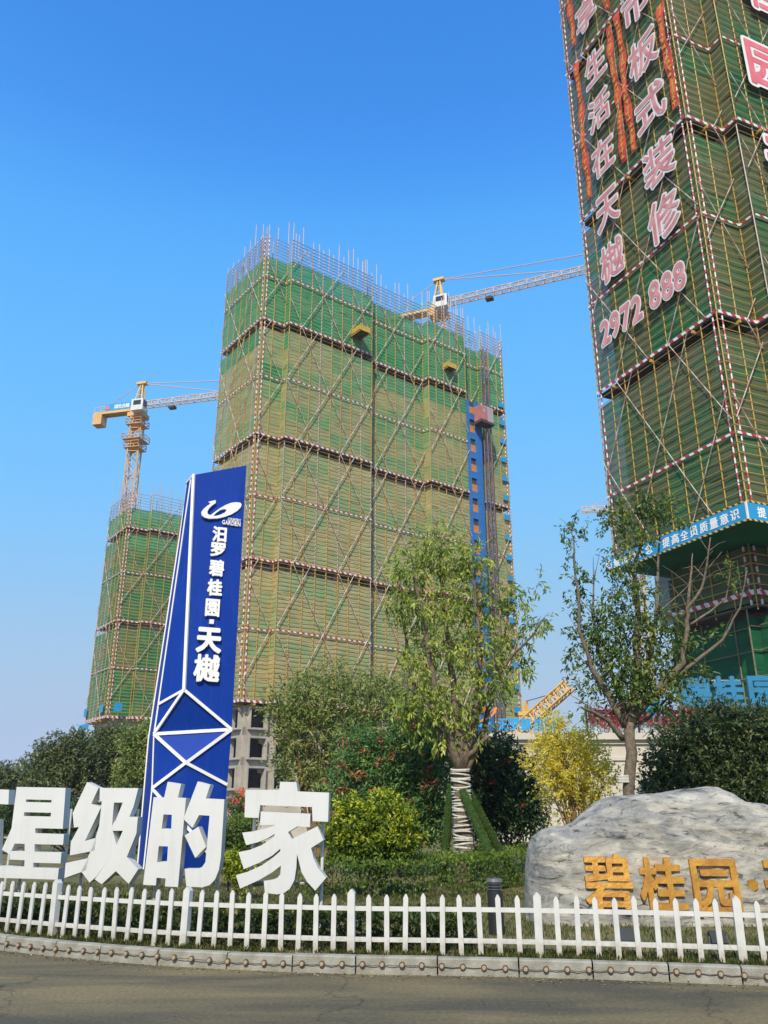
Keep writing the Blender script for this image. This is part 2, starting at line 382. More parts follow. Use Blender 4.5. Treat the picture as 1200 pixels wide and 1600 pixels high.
def contour(lo, st_, D, iso):
    """closed loops of D == iso (marching squares)"""
    F = D - iso; F[F == 0] = 1e-9; nx, ny = F.shape
    s_ = F < 0; nxt = {}
    def ept(a, b):
        fa, fb = F[a], F[b]; t = fa / (fa - fb)
        return (lo[0] + st_ * (a[0] + (b[0] - a[0]) * t), lo[1] + st_ * (a[1] + (b[1] - a[1]) * t))
    act = (s_[:-1, :-1].astype(int) + s_[1:, :-1] + s_[1:, 1:] + s_[:-1, 1:])
    for i, j in zip(*np.where((act > 0) & (act < 4))):
        c = [(i, j), (i + 1, j), (i + 1, j + 1), (i, j + 1)]
        ins = [bool(s_[q]) for q in c]; ins_e = []; out_e = []
        for k in range(4):
            a, b = c[k], c[(k + 1) % 4]
            if ins[k] and not ins[(k + 1) % 4]: out_e.append(k)
            if not ins[k] and ins[(k + 1) % 4]: ins_e.append(k)
        key = lambda k: tuple(sorted((c[k], c[(k + 1) % 4])))
        for k in out_e:                          # leave at edge k, walk on to the edge where we enter again
            m_ = next((k + d_) % 4 for d_ in (1, 2, 3) if (k + d_) % 4 in ins_e)
            nxt[key(k)] = key(m_)
    loops = []; left = set(nxt)
    while left:
        st0 = left.pop(); lp = [st0]; q = nxt.get(st0)
        while q is not None and q != st0 and q in left:
            left.discard(q); lp.append(q); q = nxt.get(q)
        pts = [ept(*k) for k in lp]
        if len(pts) < 6: continue
        loops.append(simplify(pts, 0.0028))
    return [l for l in loops if len(l) > 2]
def simplify(pts, tol):
    P = np.array(pts); n = len(P); far = int(((P - P[0]) ** 2).sum(1).argmax())
    def dp(i, j):
        if j - i < 2: return []
        A, B = P[i], P[j % n]; d = B - A; L = math.hypot(*d) or 1e-9
        q = P[i + 1:j]; dist = np.abs((q[:, 0] - A[0]) * d[1] - (q[:, 1] - A[1]) * d[0]) / L
        k = int(dist.argmax())
        if dist[k] < tol: return []
        k += i + 1; return dp(i, k) + [k] + dp(k, j)
    idx = [0] + dp(0, far) + [far] + dp(far, n)
    return [tuple(P[i]) for i in idx]
def glyph(ch, bold):
    key = (ch, bold)
    if key not in _glyphs:
        if len(ch) == 1:
            loops = contour(*[a.copy() if hasattr(a, 'copy') else a for a in glyph_sdf(ch)], bold)
            vs, fs = fill_loops(loops, 1.0)
        else:
            cu = bpy.data.curves.new('lettering', 'FONT'); cu.body = ch; cu.size = 1; cu.offset = bold; cu.extrude = 0.5; cu.resolution_u = 3
            o = bpy.data.objects.new('lettering', cu); COL.objects.link(o)
            dg = bpy.context.evaluated_depsgraph_get(); dg.update()
            me = bpy.data.meshes.new_from_object(o.evaluated_get(dg))
            vs = np.array([v.co[:] for v in me.vertices]); fs = [tuple(p.vertices) for p in me.polygons]
            bpy.data.objects.remove(o); bpy.data.curves.remove(cu); bpy.data.meshes.remove(me)
        _glyphs[key] = (vs, fs, vs.min(0), vs.max(0))
    return _glyphs[key]
def lettering(name, ch, m, parent, c, right, up, w_, h_, depth, bold=0.03, label=None, ref=None, pad=0.0, fit=True, warp=None):
    """one raised character; c is the middle of its back plane, depth its thickness towards the viewer"""
    vs, fs, lo, hi = glyph(ch, bold)
    if ref is not None: lo, hi = glyph(ch, ref)[2:]
    right = Vector(right).normalized(); up = Vector(up).normalized(); nrm = right.cross(up)
    mid = (lo + hi) / 2; ext = hi - lo
    sx = w_ / ext[0] if fit else h_; sy = h_ / ext[1] if fit else h_
    q = (vs - mid) * np.array([sx, sy, 1]); q[:, 2] = (vs[:, 2] + 0.5) * depth
    P = q[:, :1] * np.array(right) + q[:, 1:2] * np.array(up) + q[:, 2:3] * np.array(nrm)
    if warp is not None: P = warp(P, q)
    me = bpy.data.meshes.new(name); me.from_pydata(P.tolist(), [], fs); me.materials.append(m); me.update()
    return link(name, me, parent, c, label=label)
def outline_mesh(name, loops, m, O, right, up, depth, bevel=0.0):
    """solid from a drawn outline with holes (x along right, y along up, metres)"""
    vs, fs = fill_loops(loops, depth)
    right = np.array(Vector(right).normalized()); up = np.array(Vector(up).normalized()); nr = np.cross(right, up)
    P = vs[:, :1] * right + vs[:, 1:2] * up + (vs[:, 2:3] - depth / 2) * nr
    me = bpy.data.meshes.new(name); me.from_pydata(P.tolist(), [], fs); me.materials.append(m); me.update()
    return me

# ------------------------------------------------------------------ foliage
def leaf_mesh(name, pos, axis, nrm, length, width, tint, m):
    """many small folded leaves as one mesh"""
    n = len(pos)
    axis = axis / np.linalg.norm(axis, axis=1, keepdims=True)
    side = np.cross(axis, nrm); side /= np.maximum(np.linalg.norm(side, axis=1, keepdims=True), 1e-6)
    nn = np.cross(side, axis)
    L = length[:, None]; W = width[:, None]
    v = np.empty((n, 4, 3), np.float32)
    v[:, 0] = pos
    v[:, 1] = pos + axis * L * 0.5 + side * W * 0.5 + nn * L * 0.08
    v[:, 2] = pos + axis * L - nn * L * 0.12
    v[:, 3] = pos + axis * L * 0.5 - side * W * 0.5 + nn * L * 0.08
    me = bpy.data.meshes.new(name)
    me.vertices.add(n * 4); me.vertices.foreach_set('co', v.ravel())
    idx = np.arange(n)[:, None] * 4 + np.array([0, 1, 2, 0, 2, 3])[None]
    me.loops.add(n * 6); me.loops.foreach_set('vertex_index', idx.ravel().astype(np.int32))
    me.polygons.add(n * 2); me.polygons.foreach_set('loop_start', (np.arange(n * 2) * 3).astype(np.int32))
    try: me.polygons.foreach_set('loop_total', np.full(n * 2, 3, np.int32))
    except Exception: pass
    me.update(calc_edges=True)
    a = me.attributes.new('tint', 'FLOAT', 'FACE'); a.data.foreach_set('value', np.repeat(tint, 2).astype(np.float32))
    me.materials.append(m); me.validate()
    return me
def rand_dir(n):
    d = rng.normal(size=(n, 3)); return d / np.linalg.norm(d, axis=1, keepdims=True)
def foliage(name, blobs, n_twig, per, twig_len, leaf, m, parent, origin, droop=0.0, shell=2.2, tint_fn=None, upb=0.35, aspect=0.36):
    """blobs: (centre, (rx, ry, rz)[, weight]); twigs in the blobs carry the leaves"""
    C = np.array([b[0][:] for b in blobs]); Rr = np.array([b[1] for b in blobs])
    wgt = np.array([(b[2] if len(b) > 2 else 1) * b[1][0] * b[1][1] * b[1][2] for b in blobs]) ** 0.75
    bi = rng.choice(len(blobs), n_twig, p=wgt / wgt.sum())
    d = rand_dir(n_twig); rad = rng.random(n_twig) ** (1 / shell)
    # uneven outline: radius wobbles with direction per blob
    wob = 1 + 0.22 * np.sin(d[:, 0] * 5 + bi * 1.7) * np.cos(d[:, 2] * 6 + bi) + 0.12 * rng.normal(size=n_twig)
    base = C[bi] + d * Rr[bi] * (rad * wob)[:, None]
    ax = d * 0.9 + rng.normal(size=(n_twig, 3)) * 0.55 + np.array([0, 0, upb - droop]); ax /= np.linalg.norm(ax, axis=1, keepdims=True)
    tt = np.tile(np.linspace(0.1, 1, per), n_twig)
    B = np.repeat(base, per, 0); A = np.repeat(ax, per, 0); n = len(B)
    pos = B + A * (tt * twig_len)[:, None] + rng.normal(size=(n, 3)) * leaf * 0.15
    la = A * 0.6 + rand_dir(n) * 0.85; la[:, 2] -= droop
    nr = rand_dir(n) * 0.75 + np.array([0, 0, 0.55]) + np.array(SUN[:]) * 0.55
    L = leaf * rng.uniform(0.65, 1.25, n)
    tw = rng.random(n_twig)
    tint = np.clip(np.repeat(tw, per) * 0.6 + rng.random(n) * 0.4, 0, 1)
    if tint_fn is not None: tint = tint_fn(pos, np.repeat(rad, per), tt, tint, np.repeat(tw, per))
    pos = pos - np.array(origin)
    return link(name, leaf_mesh(name, pos, la, nr, L, L * aspect, tint, m), parent)
def blob_px(x, y, rx, ry, Y, ryd=None, wgt=1):
    p = at_y(x, y, Y); k = m_per_px(p)
    return (p, (rx * k, (ryd if ryd else (rx + ry) / 2 * k), ry * k), wgt)

# ================================================================== THE SETTING
M_dirt = mat('dusty_ground', (0.16, 0.135, 0.095), 0.95, col2=(0.10, 0.09, 0.06), scale=0.15)
b = MB(); b.add([(-1500, -200, -0.02), (1500, -200, -0.02), (1500, 2500, -0.02), (-1500, 2500, -0.02)], [(0, 1, 2, 3)])
tag(b.build('ground', M_dirt), kind='structure')

# kerb line (plan), measured along the foot of the kerb
KP = [(-16, 19.5), (-9.5, 14.6), (-7.0, 13.05), (-4.93, 11.87), (-3.6, 11.2), (-2.33, 10.68), (-0.49, 10.27), (1.24, 10.10), (2.69, 9.86), (3.81, 9.62), (6.5, 9.05), (12, 7.8)]
def catmull(pts, step=0.05):
    out = []
    P = [Vector(p) for p in pts]
    for i in range(len(P) - 1):
        p0 = P[max(i - 1, 0)]; p1 = P[i]; p2 = P[i + 1]; p3 = P[min(i + 2, len(P) - 1)]
        n = max(2, int((p2 - p1).length / step))
        for k in range(n):
            t = k / n
            out.append(0.5 * ((2 * p1) + (p2 - p0) * t + (2 * p0 - 5 * p1 + 4 * p2 - p3) * t * t + (3 * p1 - p0 - 3 * p2 + p3) * t ** 3))
    out.append(P[-1]); return out
KC = catmull(KP)
KS = [0.0]
for i in range(1, len(KC)): KS.append(KS[-1] + (KC[i] - KC[i - 1]).length)
def kerb_at(s, off=0.0):
    """point and heading at arc length s, off metres to the garden side"""
    i = int(np.clip(np.searchsorted(KS, s) - 1, 0, len(KC) - 2))
    t = (s - KS[i]) / max(KS[i + 1] - KS[i], 1e-6)
    p = KC[i].lerp(KC[i + 1], t)
    j = min(i + 6, len(KC) - 1); k = max(i - 6, 0)
    d = (KC[j] - KC[k]).normalized(); n = Vector((-d.y, d.x))
    return p + n * off, d
def kerb_s(x):
    return float(np.interp(x, [p.x for p in KC], KS))
GZ = 0.17
def pave_mat():
    m = bpy.data.materials.new('dusty_asphalt'); m.use_nodes = True
    t = m.node_tree; p = t.nodes['Principled BSDF']; p.inputs['Roughness'].default_value = 0.85
    tc = t.nodes.new('ShaderNodeTexCoord')
    mp = t.nodes.new('ShaderNodeMapping'); mp.inputs['Scale'].default_value = (0.28, 1.0, 1); mp.inputs['Rotation'].default_value = (0, 0, 0.12)
    t.links.new(tc.outputs['Object'], mp.inputs[0])
    n1 = t.nodes.new('ShaderNodeTexNoise'); n1.inputs['Scale'].default_value = 0.9; n1.inputs['Detail'].default_value = 8; n1.inputs['Roughness'].default_value = 0.6
    n1.inputs['Distortion'].default_value = 0.6
    t.links.new(mp.outputs[0], n1.inputs['Vector'])
    r1 = t.nodes.new('ShaderNodeValToRGB'); e = r1.color_ramp.elements
    e[0].position = 0.38; e[0].color = (0.080, 0.069, 0.041, 1); e[1].position = 0.60; e[1].color = (0.205, 0.158, 0.074, 1)
    t.links.new(n1.outputs['Fac'], r1.inputs[0])
    n2 = t.nodes.new('ShaderNodeTexNoise'); n2.inputs['Scale'].default_value = 22; n2.inputs['Detail'].default_value = 12; n2.inputs['Roughness'].default_value = 0.82
    t.links.new(tc.outputs['Object'], n2.inputs['Vector'])
    r2 = t.nodes.new('ShaderNodeValToRGB'); r2.color_ramp.elements[0].color = (0.38, 0.38, 0.38, 1); r2.color_ramp.elements[1].color = (1.55, 1.52, 1.45, 1)
    r2.color_ramp.elements[0].position = 0.32; r2.color_ramp.elements[1].position = 0.70
    e3 = r2.color_ramp.elements.new(0.76); e3.color = (2.6, 2.55, 2.4, 1)
    t.links.new(n2.outputs['Fac'], r2.inputs[0])
    mm = t.nodes.new('ShaderNodeMix'); mm.data_type = 'RGBA'; mm.blend_type = 'MULTIPLY'; mm.inputs['Factor'].default_value = 1
    t.links.new(r1.outputs[0], mm.inputs['A']); t.links.new(r2.outputs[0], mm.inputs['B'])
    t.links.new(mm.outputs['Result'], p.inputs['Base Color'])
    vo = t.nodes.new('ShaderNodeTexVoronoi'); vo.feature = 'DISTANCE_TO_EDGE'; vo.inputs['Scale'].default_value = 0.42
    wn = t.nodes.new('ShaderNodeTexNoise'); wn.inputs['Scale'].default_value = 2.2; wn.inputs['Detail'].default_value = 5
    t.links.new(tc.outputs['Object'], wn.inputs['Vector'])
    wm = t.nodes.new('ShaderNodeMix'); wm.data_type = 'VECTOR'; wm.inputs['Factor'].default_value = 0.45
    t.links.new(tc.outputs['Object'], wm.inputs[4]); t.links.new(wn.outputs['Color'], wm.inputs[5]); t.links.new(wm.outputs[1], vo.inputs['Vector'])
    rc_ = t.nodes.new('ShaderNodeValToRGB'); rc_.color_ramp.elements[0].position = 0.0; rc_.color_ramp.elements[0].color = (0.35, 0.34, 0.32, 1)
    rc_.color_ramp.elements[1].position = 0.006; rc_.color_ramp.elements[1].color = (1, 1, 1, 1)
    t.links.new(vo.outputs['Distance'], rc_.inputs[0])
    m3 = t.nodes.new('ShaderNodeMix'); m3.data_type = 'RGBA'; m3.blend_type = 'MULTIPLY'; m3.inputs['Factor'].default_value = 0.8
    t.links.new(mm.outputs['Result'], m3.inputs['A']); t.links.new(rc_.outputs[0], m3.inputs['B']); t.links.new(m3.outputs['Result'], p.inputs['Base Color'])
    bp = t.nodes.new('ShaderNodeBump'); bp.inputs['Strength'].default_value = 0.5; bp.inputs['Distance'].default_value = 0.02
    t.links.new(n2.outputs['Fac'], bp.inputs['Height']); t.links.new(bp.outputs[0], p.inputs['Normal'])
    return m
b = MB()
fr = [(p.x, p.y + 0.1, 0.0) for p in KC[::8]]
b.add(fr + [(12, -60, 0.0), (-16, -60, 0.0)], [tuple(range(len(fr) + 1, -1, -1))])
tag(b.build('road', pave_mat()), kind='structure')
# lawn behind the kerb
def lawn_mat():
    m = mat('short_grass_soil', (0.075, 0.085, 0.020), 0.95, col2=(0.21, 0.165, 0.06), scale=0.55, bump=0.8, bscale=60)
    return m
b = MB()
back = [kerb_at(KS[i], 0.12)[0] for i in range(0, len(KC), 6)]
N = len(back)
b.add([(p.x, p.y, GZ - 0.015) for p in back] + [(p.x * 3.2, 62, GZ - 0.015) for p in back], [(i, i + 1, N + i + 1, N + i) for i in range(N - 1)])
tag(b.build('lawn', lawn_mat()), kind='structure')

# kerb of granite blocks
kerb = thing('kerb', 'pale granite kerb of separate blocks along the road edge', 'kerb', kind='structure')
M_kerb = mat('granite_kerb', (0.36, 0.35, 0.305), 0.85, col2=(0.20, 0.185, 0.14), scale=4.5, bump=0.6, bscale=70, detail=12)
s = kerb_s(-12)
while s < kerb_s(9):
    L = random.choice([0.78, 0.84, 0.88, 0.72, 0.9])
    p0, _ = kerb_at(s); p1, _ = kerb_at(s + L - 0.016)
    d = (p1 - p0); n = Vector((-d.y, d.x)).normalized(); off = random.uniform(-0.008, 0.008); zt = GZ + random.uniform(-0.008, 0.006)
    b = MB(); w_ = 0.13; c = 0.014; Ld = d.length
    # bevelled front edge
    prof = [(0, -0.05), (0, zt - c), (c, zt), (w_, zt), (w_, -0.05)]
    vs = [(0, y, z) for y, z in prof] + [(Ld, y, z) for y, z in prof]; k = len(prof)
    b.add(vs, [(i, i + k, i + k + 1, i + 1) for i in range(k - 1)] + [tuple(range(k)), tuple(range(2 * k - 1, k - 1, -1))])
    o = b.build('kerb_stone', M_kerb, kerb, (p0.x + n.x * off, p0.y + n.y * off, 0))
    o.rotation_euler = (0, 0, math.atan2(d.y, d.x) + random.uniform(-0.004, 0.004))
    s += L

# string of little round lamps on the kerb face
ls = thing('light_string', 'string of small round amber lamps on a black wire along the kerb face', 'light string', (0, 10, 0.13))
sA, sB = kerb_s(-7.5), kerb_s(6)
lampme = MB()
for (r0, y0, y1, mi) in ((0.034, -0.012, 0.01, 1), (0.022, -0.022, -0.012, 0)):
    lampme.cur = mi; lampme.tube((0, y1, 0), (0, y0, 0), r0, r0 * 0.9, n=12)
lampme = lampme.mesh('lamp', [M_lampamber, M_lamprim])
s = sA; pts = []; k = 0
while s < sB:
    p, d = kerb_at(s, -0.014); z = 0.092 + 0.010 * math.sin(s * 2.1)
    o = link('lamp', lampme, ls, (p.x, p.y - 10, z - 0.13), Quaternion((0, 0, 1), math.atan2(d.y, d.x)))
    pts.append((p.x, p.y - 10, z - 0.13))
    p2, _ = kerb_at(s + 0.11, -0.018); pts.append((p2.x, p2.y - 10, z - 0.13 - random.uniform(0.004, 0.016)))
    s += 0.222 + random.uniform(-0.008, 0.008)
MB().poly(pts, 0.0045, 5).build('wire', M_cable, ls)

# white picket fence
fence = thing('picket_fence', 'low white plastic picket fence standing along the kerb', 'fence', (0, 10.3, GZ))
def picket_mesh(name, w_, t_, h_, tip):
    b = MB()
    vs = []
    for y in (-t_ / 2, t_ / 2): vs += [(-w_/2, y, 0), (w_/2, y, 0), (w_/2, y, h_ - tip), (0.008, y, h_), (-0.008, y, h_), (-w_/2, y, h_ - tip)]
    b.add(vs, [(0,1,2,3,4,5), (11,10,9,8,7,6)] + [(i, i + 6, (i + 1) % 6 + 6, (i + 1) % 6) for i in range(6)])
    return b.mesh(name, M_fence)
me_picket = picket_mesh('picket', 0.057, 0.022, 0.62, 0.04); me_post = picket_mesh('post', 0.085, 0.085, 0.66, 0.04)
s = kerb_s(-9.0); k = 0; posts = []
s_end = kerb_s(7)
while s < s_end:
    p, d = kerb_at(s, 0.30); q = Quaternion((0, 0, 1), math.atan2(d.y, d.x))
    isp = k % 10 == 5
    if isp: posts.append(s)
    n = Vector((-d.y, d.x))
    pp = p if isp else p - n * 0.028
    lean = Quaternion((0, 1, 0), random.gauss(0, 0.013)) @ Quaternion((1, 0, 0), random.gauss(0, 0.02))
    link('post' if isp else 'picket', me_post if isp else me_picket, fence, (pp.x, pp.y - 10.3, random.uniform(-0.02, 0.004)), q @ lean)
    s += 0.212; k += 1
edges = [kerb_s(-9.0)] + posts + [s_end]
for i in range(len(edges) - 1):
    for z in (0.135, 0.455):
        ps = [kerb_at(edges[i] + (edges[i + 1] - edges[i]) * j / 6, 0.30) for j in range(7)]
        b = MB()
        for j in range(6):
            a, c = ps[j], ps[j + 1]; vs = []
            for (pp, dd) in (a, c):
                nn = Vector((-dd.y, dd.x))
                for (o_, zz) in ((-0.0155, z - 0.024), (0.016, z - 0.024), (0.016, z + 0.024), (-0.0155, z + 0.024)):
                    vs.append((pp.x + nn.x * o_, pp.y - 10.3 + nn.y * o_, zz))
            fs = [(0, 4, 5, 1), (1, 5, 6, 2), (2, 6, 7, 3), (3, 7, 4, 0)]
            b.add(vs, fs)
        b.build('rail', M_fence, fence)

# ================================================================== TOWERS UNDER SCAFFOLDING
_net = {}
def net_mesh(w_, h_, m, var):
    key = (round(w_, 2), round(h_, 2), m.name, var)
    if key in _net: return _net[key]
    nx = max(2, int(w_ / 0.7)); nz = max(2, int(h_ / 0.2)); r_ = np.random.default_rng(hash((round(w_, 2), round(h_, 2), var)) % 9999)
    ph = r_.random(4) * 6
    b = MB(); vs = []
    for j in range(nz + 1):
        for i in range(nx + 1):
            x = w_ * i / nx; z = h_ * j / nz
            edge = 0.5 - 0.5 * math.cos(2 * math.pi * ((z % 0.6) / 0.6))
            y = 0.004 * edge + 0.032 * math.sin(x * 1.3 + ph[0]) * math.sin(z * 1.7 + ph[1]) + 0.014 * math.sin(x * 3.1 + z * 1.2 + ph[2]) + r_.normal() * 0.010
            vs.append((x, y, z + (r_.normal() * 0.03 if 0 < j < nz else 0)))
    fs = []
    for j in range(nz):
        for i in range(nx):
            a = j * (nx + 1) + i; fs.append((a, a + 1, a + nx + 2, a + nx + 1))
    _net[key] = b.add(vs, fs).mesh('net_sheet', m, smooth=True); return _net[key]

def tower(root, path, z0, bands, ztop, mids, nets, opt):
    """scaffold round a tower: path is the outer pole line in plan (walked with the outside on the right)"""
    rp = opt.get('r', 0.045); step = opt.get('step', 1.45); dz = opt.get('dz', 0.6); zpole = opt.get('zpole', ztop)
    segs = []
    for i in range(len(path) - 1):
        a = Vector(path[i]); c = Vector(path[i + 1]); d = c - a; L = d.length
        d = d / L; n = Vector((d.y, -d.x)); segs.append((a, c, d, n, L))
    lifts = [z0] + list(bands) + [ztop]
    # standards: one pole per lift
    pos = []
    for i, (a, c, d, n, L) in enumerate(segs):
        k = max(1, round(L / step))
        for j in range(k): pos.append((a + d * (L * j / k), i, j == 0))
    pos.append((segs[-1][1], len(segs) - 1, True))
    corners = set(opt.get('striped', []))
    for (p, i, first) in pos:
        for li in range(len(lifts) - 1):
            za, zb = lifts[li], lifts[li + 1]
            top = li == len(lifts) - 2
            st = first and i in corners
            if st:
                for (a_, c_, d_, n_, L_) in segs[max(i - 1, 0):i + 1]:
                    e = p + (d_ * (0.35 if a_ == p else -0.35)) + n_ * 0.02
                    rod('striped_pole', (e.x, e.y, za), (e.x, e.y, zb + (0.5 if not top else 1.0)), rp * 1.25, M_redwhite, root)
            ext = 0.0
            if top and opt.get('spikes'): ext = random.choice([0.4, 0.8, 1.6, 2.4, 2.8, 3.2])
            j = random.uniform(-0.03, 0.03)
            m = M_yellow if random.random() < 0.88 else M_steel
            gap = random.uniform(0.0, 0.5) if not top and li > 0 else 0
            j2 = random.uniform(-0.09, 0.09); rod('standard_pole', (p.x + j, p.y, za), (p.x + j + j2 * segs[i][2].x, p.y + j2 * segs[i][2].y, zb - gap), rp, m, root)
            if ext: rod('pole_end', (p.x + j, p.y, zb), (p.x + j + random.uniform(-.04, .04), p.y, zb + 1.2 + ext), rp * 0.9, M_steel, root)
    if opt.get('spikes'):
        for (p, i, first) in pos[::1]:
            n = segs[i][3]; q = p - n * 1.1
            h_ = random.choice([0.3, 1.2, 2.2, 3.0, 3.6])
            rod('pole_end', (q.x, q.y, ztop - 2.5), (q.x, q.y, ztop + 1.0 + h_), rp * 0.9, M_steel, root)
    # ledgers: one ring of rails per level
    def ring(off, m, r_):
        pts = []
        for i, (a, c, d, n, L) in enumerate(segs):
            if i == 0: pts.append(a + n * off)
            else:
                pn = segs[i - 1][3]; pts.append(a + (n + pn) * off if abs(n.dot(pn)) < 0.5 else a + n * off)
        pts.append(segs[-1][1] + segs[-1][3] * off)
        return MB().poly([(p.x, p.y, 0) for p in pts], r_, 5).mesh('ledger', m)
    rings = [ring(rp + 0.02, M_ledger, max(0.024, rp * 0.46)), ring(rp + 0.02, M_yellow, max(0.024, rp * 0.46))]
    rs_top = ring(rp + 0.02, M_steel, rp * 0.8)
    z = z0 + 0.3; k = 0
    while z < ztop + (1.3 if opt.get('spikes') else 0):
        link('ledger', rs_top if z > opt.get('net_top', 1e9) else rings[0 if random.random() < 0.72 else 1], root, (0, 0, z + random.uniform(-0.03, 0.03)))
        z += dz; k += 1
    # nets
    for i, (a, c, d, n, L) in enumerate(segs):
        q = Quaternion((0, 0, 1), math.atan2(d.y, d.x)); k = max(1, round(L / 6.5)); w_ = L / k
        for li in range(len(lifts) - 1):
            za, zb = lifts[li] + (0.1 if li else 0.0), lifts[li + 1] - (1.05 if li < len(lifts) - 2 else 0)
            if li == len(lifts) - 2: zb = min(zb, opt.get('net_top', zb))
            rows = max(1, round((zb - za) / 2.4)); h_ = (zb - za) / rows
            for r_ in range(rows):
                for j in range(k):
                    p = a + d * (w_ * j) - n * 0.05
                    if random.random() < 0.005: continue                 # a sheet has come away here
                    zc_ = za + (r_ + 0.5) * h_
                    nm_ = nets(zc_) if callable(nets) else nets[min(li, len(nets) - 1)]
                    me = net_mesh(w_, h_, nm_, random.randrange(3))
                    o = link('net_sheet', me, root, (p.x, p.y, za + r_ * h_), q)
        # boards, decks and beam ends at every band
        for bi, zb in enumerate(bands):
            e = 0.06 if i < len(segs) - 1 and L > 2 else 0
            o = slab_seg('kick_board', a, d, n, L, rp * 2 + 0.04, 0.03, zb - 0.03, zb + 0.17, M_redwhite_board, root)
            if L > 2:
                pa = a - n * 0.02; b = MB().box((0.02, 0.02, -0.13), (L - 0.02, 1.25, -0.03))
                b.build('scaffold_deck', M_plank, root, (pa.x, pa.y, zb), q)
                nb = max(1, int(L / 3.0))
                for j in range(nb):
                    pb = a + d * (L * (j + 0.5) / nb)
                    rod('cantilever_beam', (pb.x - n.x * 1.2, pb.y - n.y * 1.2, zb - 0.26), (pb.x + n.x * 0.22, pb.y + n.y * 0.22, zb - 0.26), 0, M_yellow, root, square=(0.12, 0.2))
        for zm in mids:
            slab_seg('guard_board', a, d, n, L, rp * 2 + 0.04, 0.025, zm - 0.075, zm + 0.075, M_redwhite_board, root)
        # long diagonal braces
    # group segments that share a heading into faces
    faces = []
    for i, sg in enumerate(segs):
        if sg[4] < 2: continue
        faces.append(i)
    runs = []
    for i in faces:
        if runs and (segs[runs[-1][-1]][2] - segs[i][2]).length < 0.1: runs[-1].append(i)
        else: runs.append([i])
    for run in runs:
        a0 = segs[run[0]][0]; d = segs[run[0]][2]; tot = (segs[run[-1]][1] - a0).dot(d)
        wd = opt.get('brace', 8.0)
        for li in range(len(lifts) - 1):
            za, zb = lifts[li], lifts[li + 1]; slope = (15.0) / wd
            s0 = -wd + opt.get('brace_off', 1.0)
            while s0 < tot:
                for sg in (1, -1):
                    for i in run:
                        a, c, dd, n, L = segs[i]
                        u0 = (a - a0).dot(d); u1 = (c - a0).dot(d)
                        # z = za + slope*(u-s0) rising, or falling from the top
                        ua, ub = max(s0, u0), min(s0 + (zb - za) / slope, u1)
                        if ub - ua < 0.6: continue
                        z_a, z_b = za + slope * (ua - s0), za + slope * (ub - s0)
                        if sg < 0: z_a, z_b = zb - (z_a - za), zb - (z_b - za)
                        off = rp * 3 + 0.03 + (0.06 if sg > 0 else 0.0)
                        pa = a + d * (ua - u0) + n * off; pb = a + d * (ub - u0) + n * off
                        rod('diagonal_brace', (pa.x, pa.y, z_a), (pb.x, pb.y, z_b), rp * 0.72, M_brace, root)
                s0 += opt.get('brace_gap', 5.6)
def slab_seg(name, a, d, n, L, off, t_, za, zb, m, root):
    me_key = ('seg', round(L, 2), t_, round(zb - za, 2), m.name)
    me = _boxes.get(me_key)
    if me is None:
        me = MB().box((0, -t_ / 2, 0), (L + 0.0, t_ / 2, zb - za)).mesh(name, m); _boxes[me_key] = me
    p = a + n * off
    return link(name, me, root, (p.x, p.y, za), Quaternion((0, 0, 1), math.atan2(d.y, d.x)))

YAW_M = R(37.9)
# ---------- middle tower
mid_o = (-14.6, 85.4, 0)
mid = thing('scaffolded_tower', 'wide high-rise wrapped in dusty green netting with bright green top floors, behind the blue monument', 'building', mid_o, YAW_M, 'towers under scaffolding')
Lm = 10.4; Um = 41.1
path_m = [(0, Lm), (0, 0), (3.1, 0), (3.1, -1.1), (15.6, -1.1), (15.6, 0), (25.3, 0), (25.3, -1.25), (32.2, -1.25), (32.2, 0.7), (36.6, 0.7), (36.6, -0.2), (Um, -0.2), (Um, Lm)]
tower(mid, path_m, 12.1, [27.2, 42.0, 57.2], 68.4, [19.6, 34.6, 49.6, 63.4],
      lambda z: N_top if z > 57 or random.random() < (0.3 if z > 54 else 0.02 if z > 44 else 0.0) else (N_fade if z > 40 else N_mid), dict(r=0.062, step=1.5, dz=0.47, spikes=True, net_top=66.3, striped=[1, len(path_m) - 2], brace=8.2, brace_gap=6.0))
# bottom edge of the scaffold
for i in range(len(path_m) - 1):
    a = Vector(path_m[i]); c = Vector(path_m[i + 1]); d = (c - a); L = d.length; d /= L; n = Vector((d.y, -d.x))
    slab_seg('kick_board', a, d, n, L, 0.15, 0.03, 12.0, 12.26, M_redwhite_board, mid)
    for j in range(int(L / 2.6)):
        pb = a + d * (L * (j + 0.5) / max(1, int(L / 2.6)))
        rod('cantilever_beam', (pb.x - n.x * 1.4, pb.y - n.y * 1.4, 11.85), (pb.x + n.x * 0.3, pb.y + n.y * 0.3, 11.85), 0, M_yellow, mid, square=(0.14, 0.24))
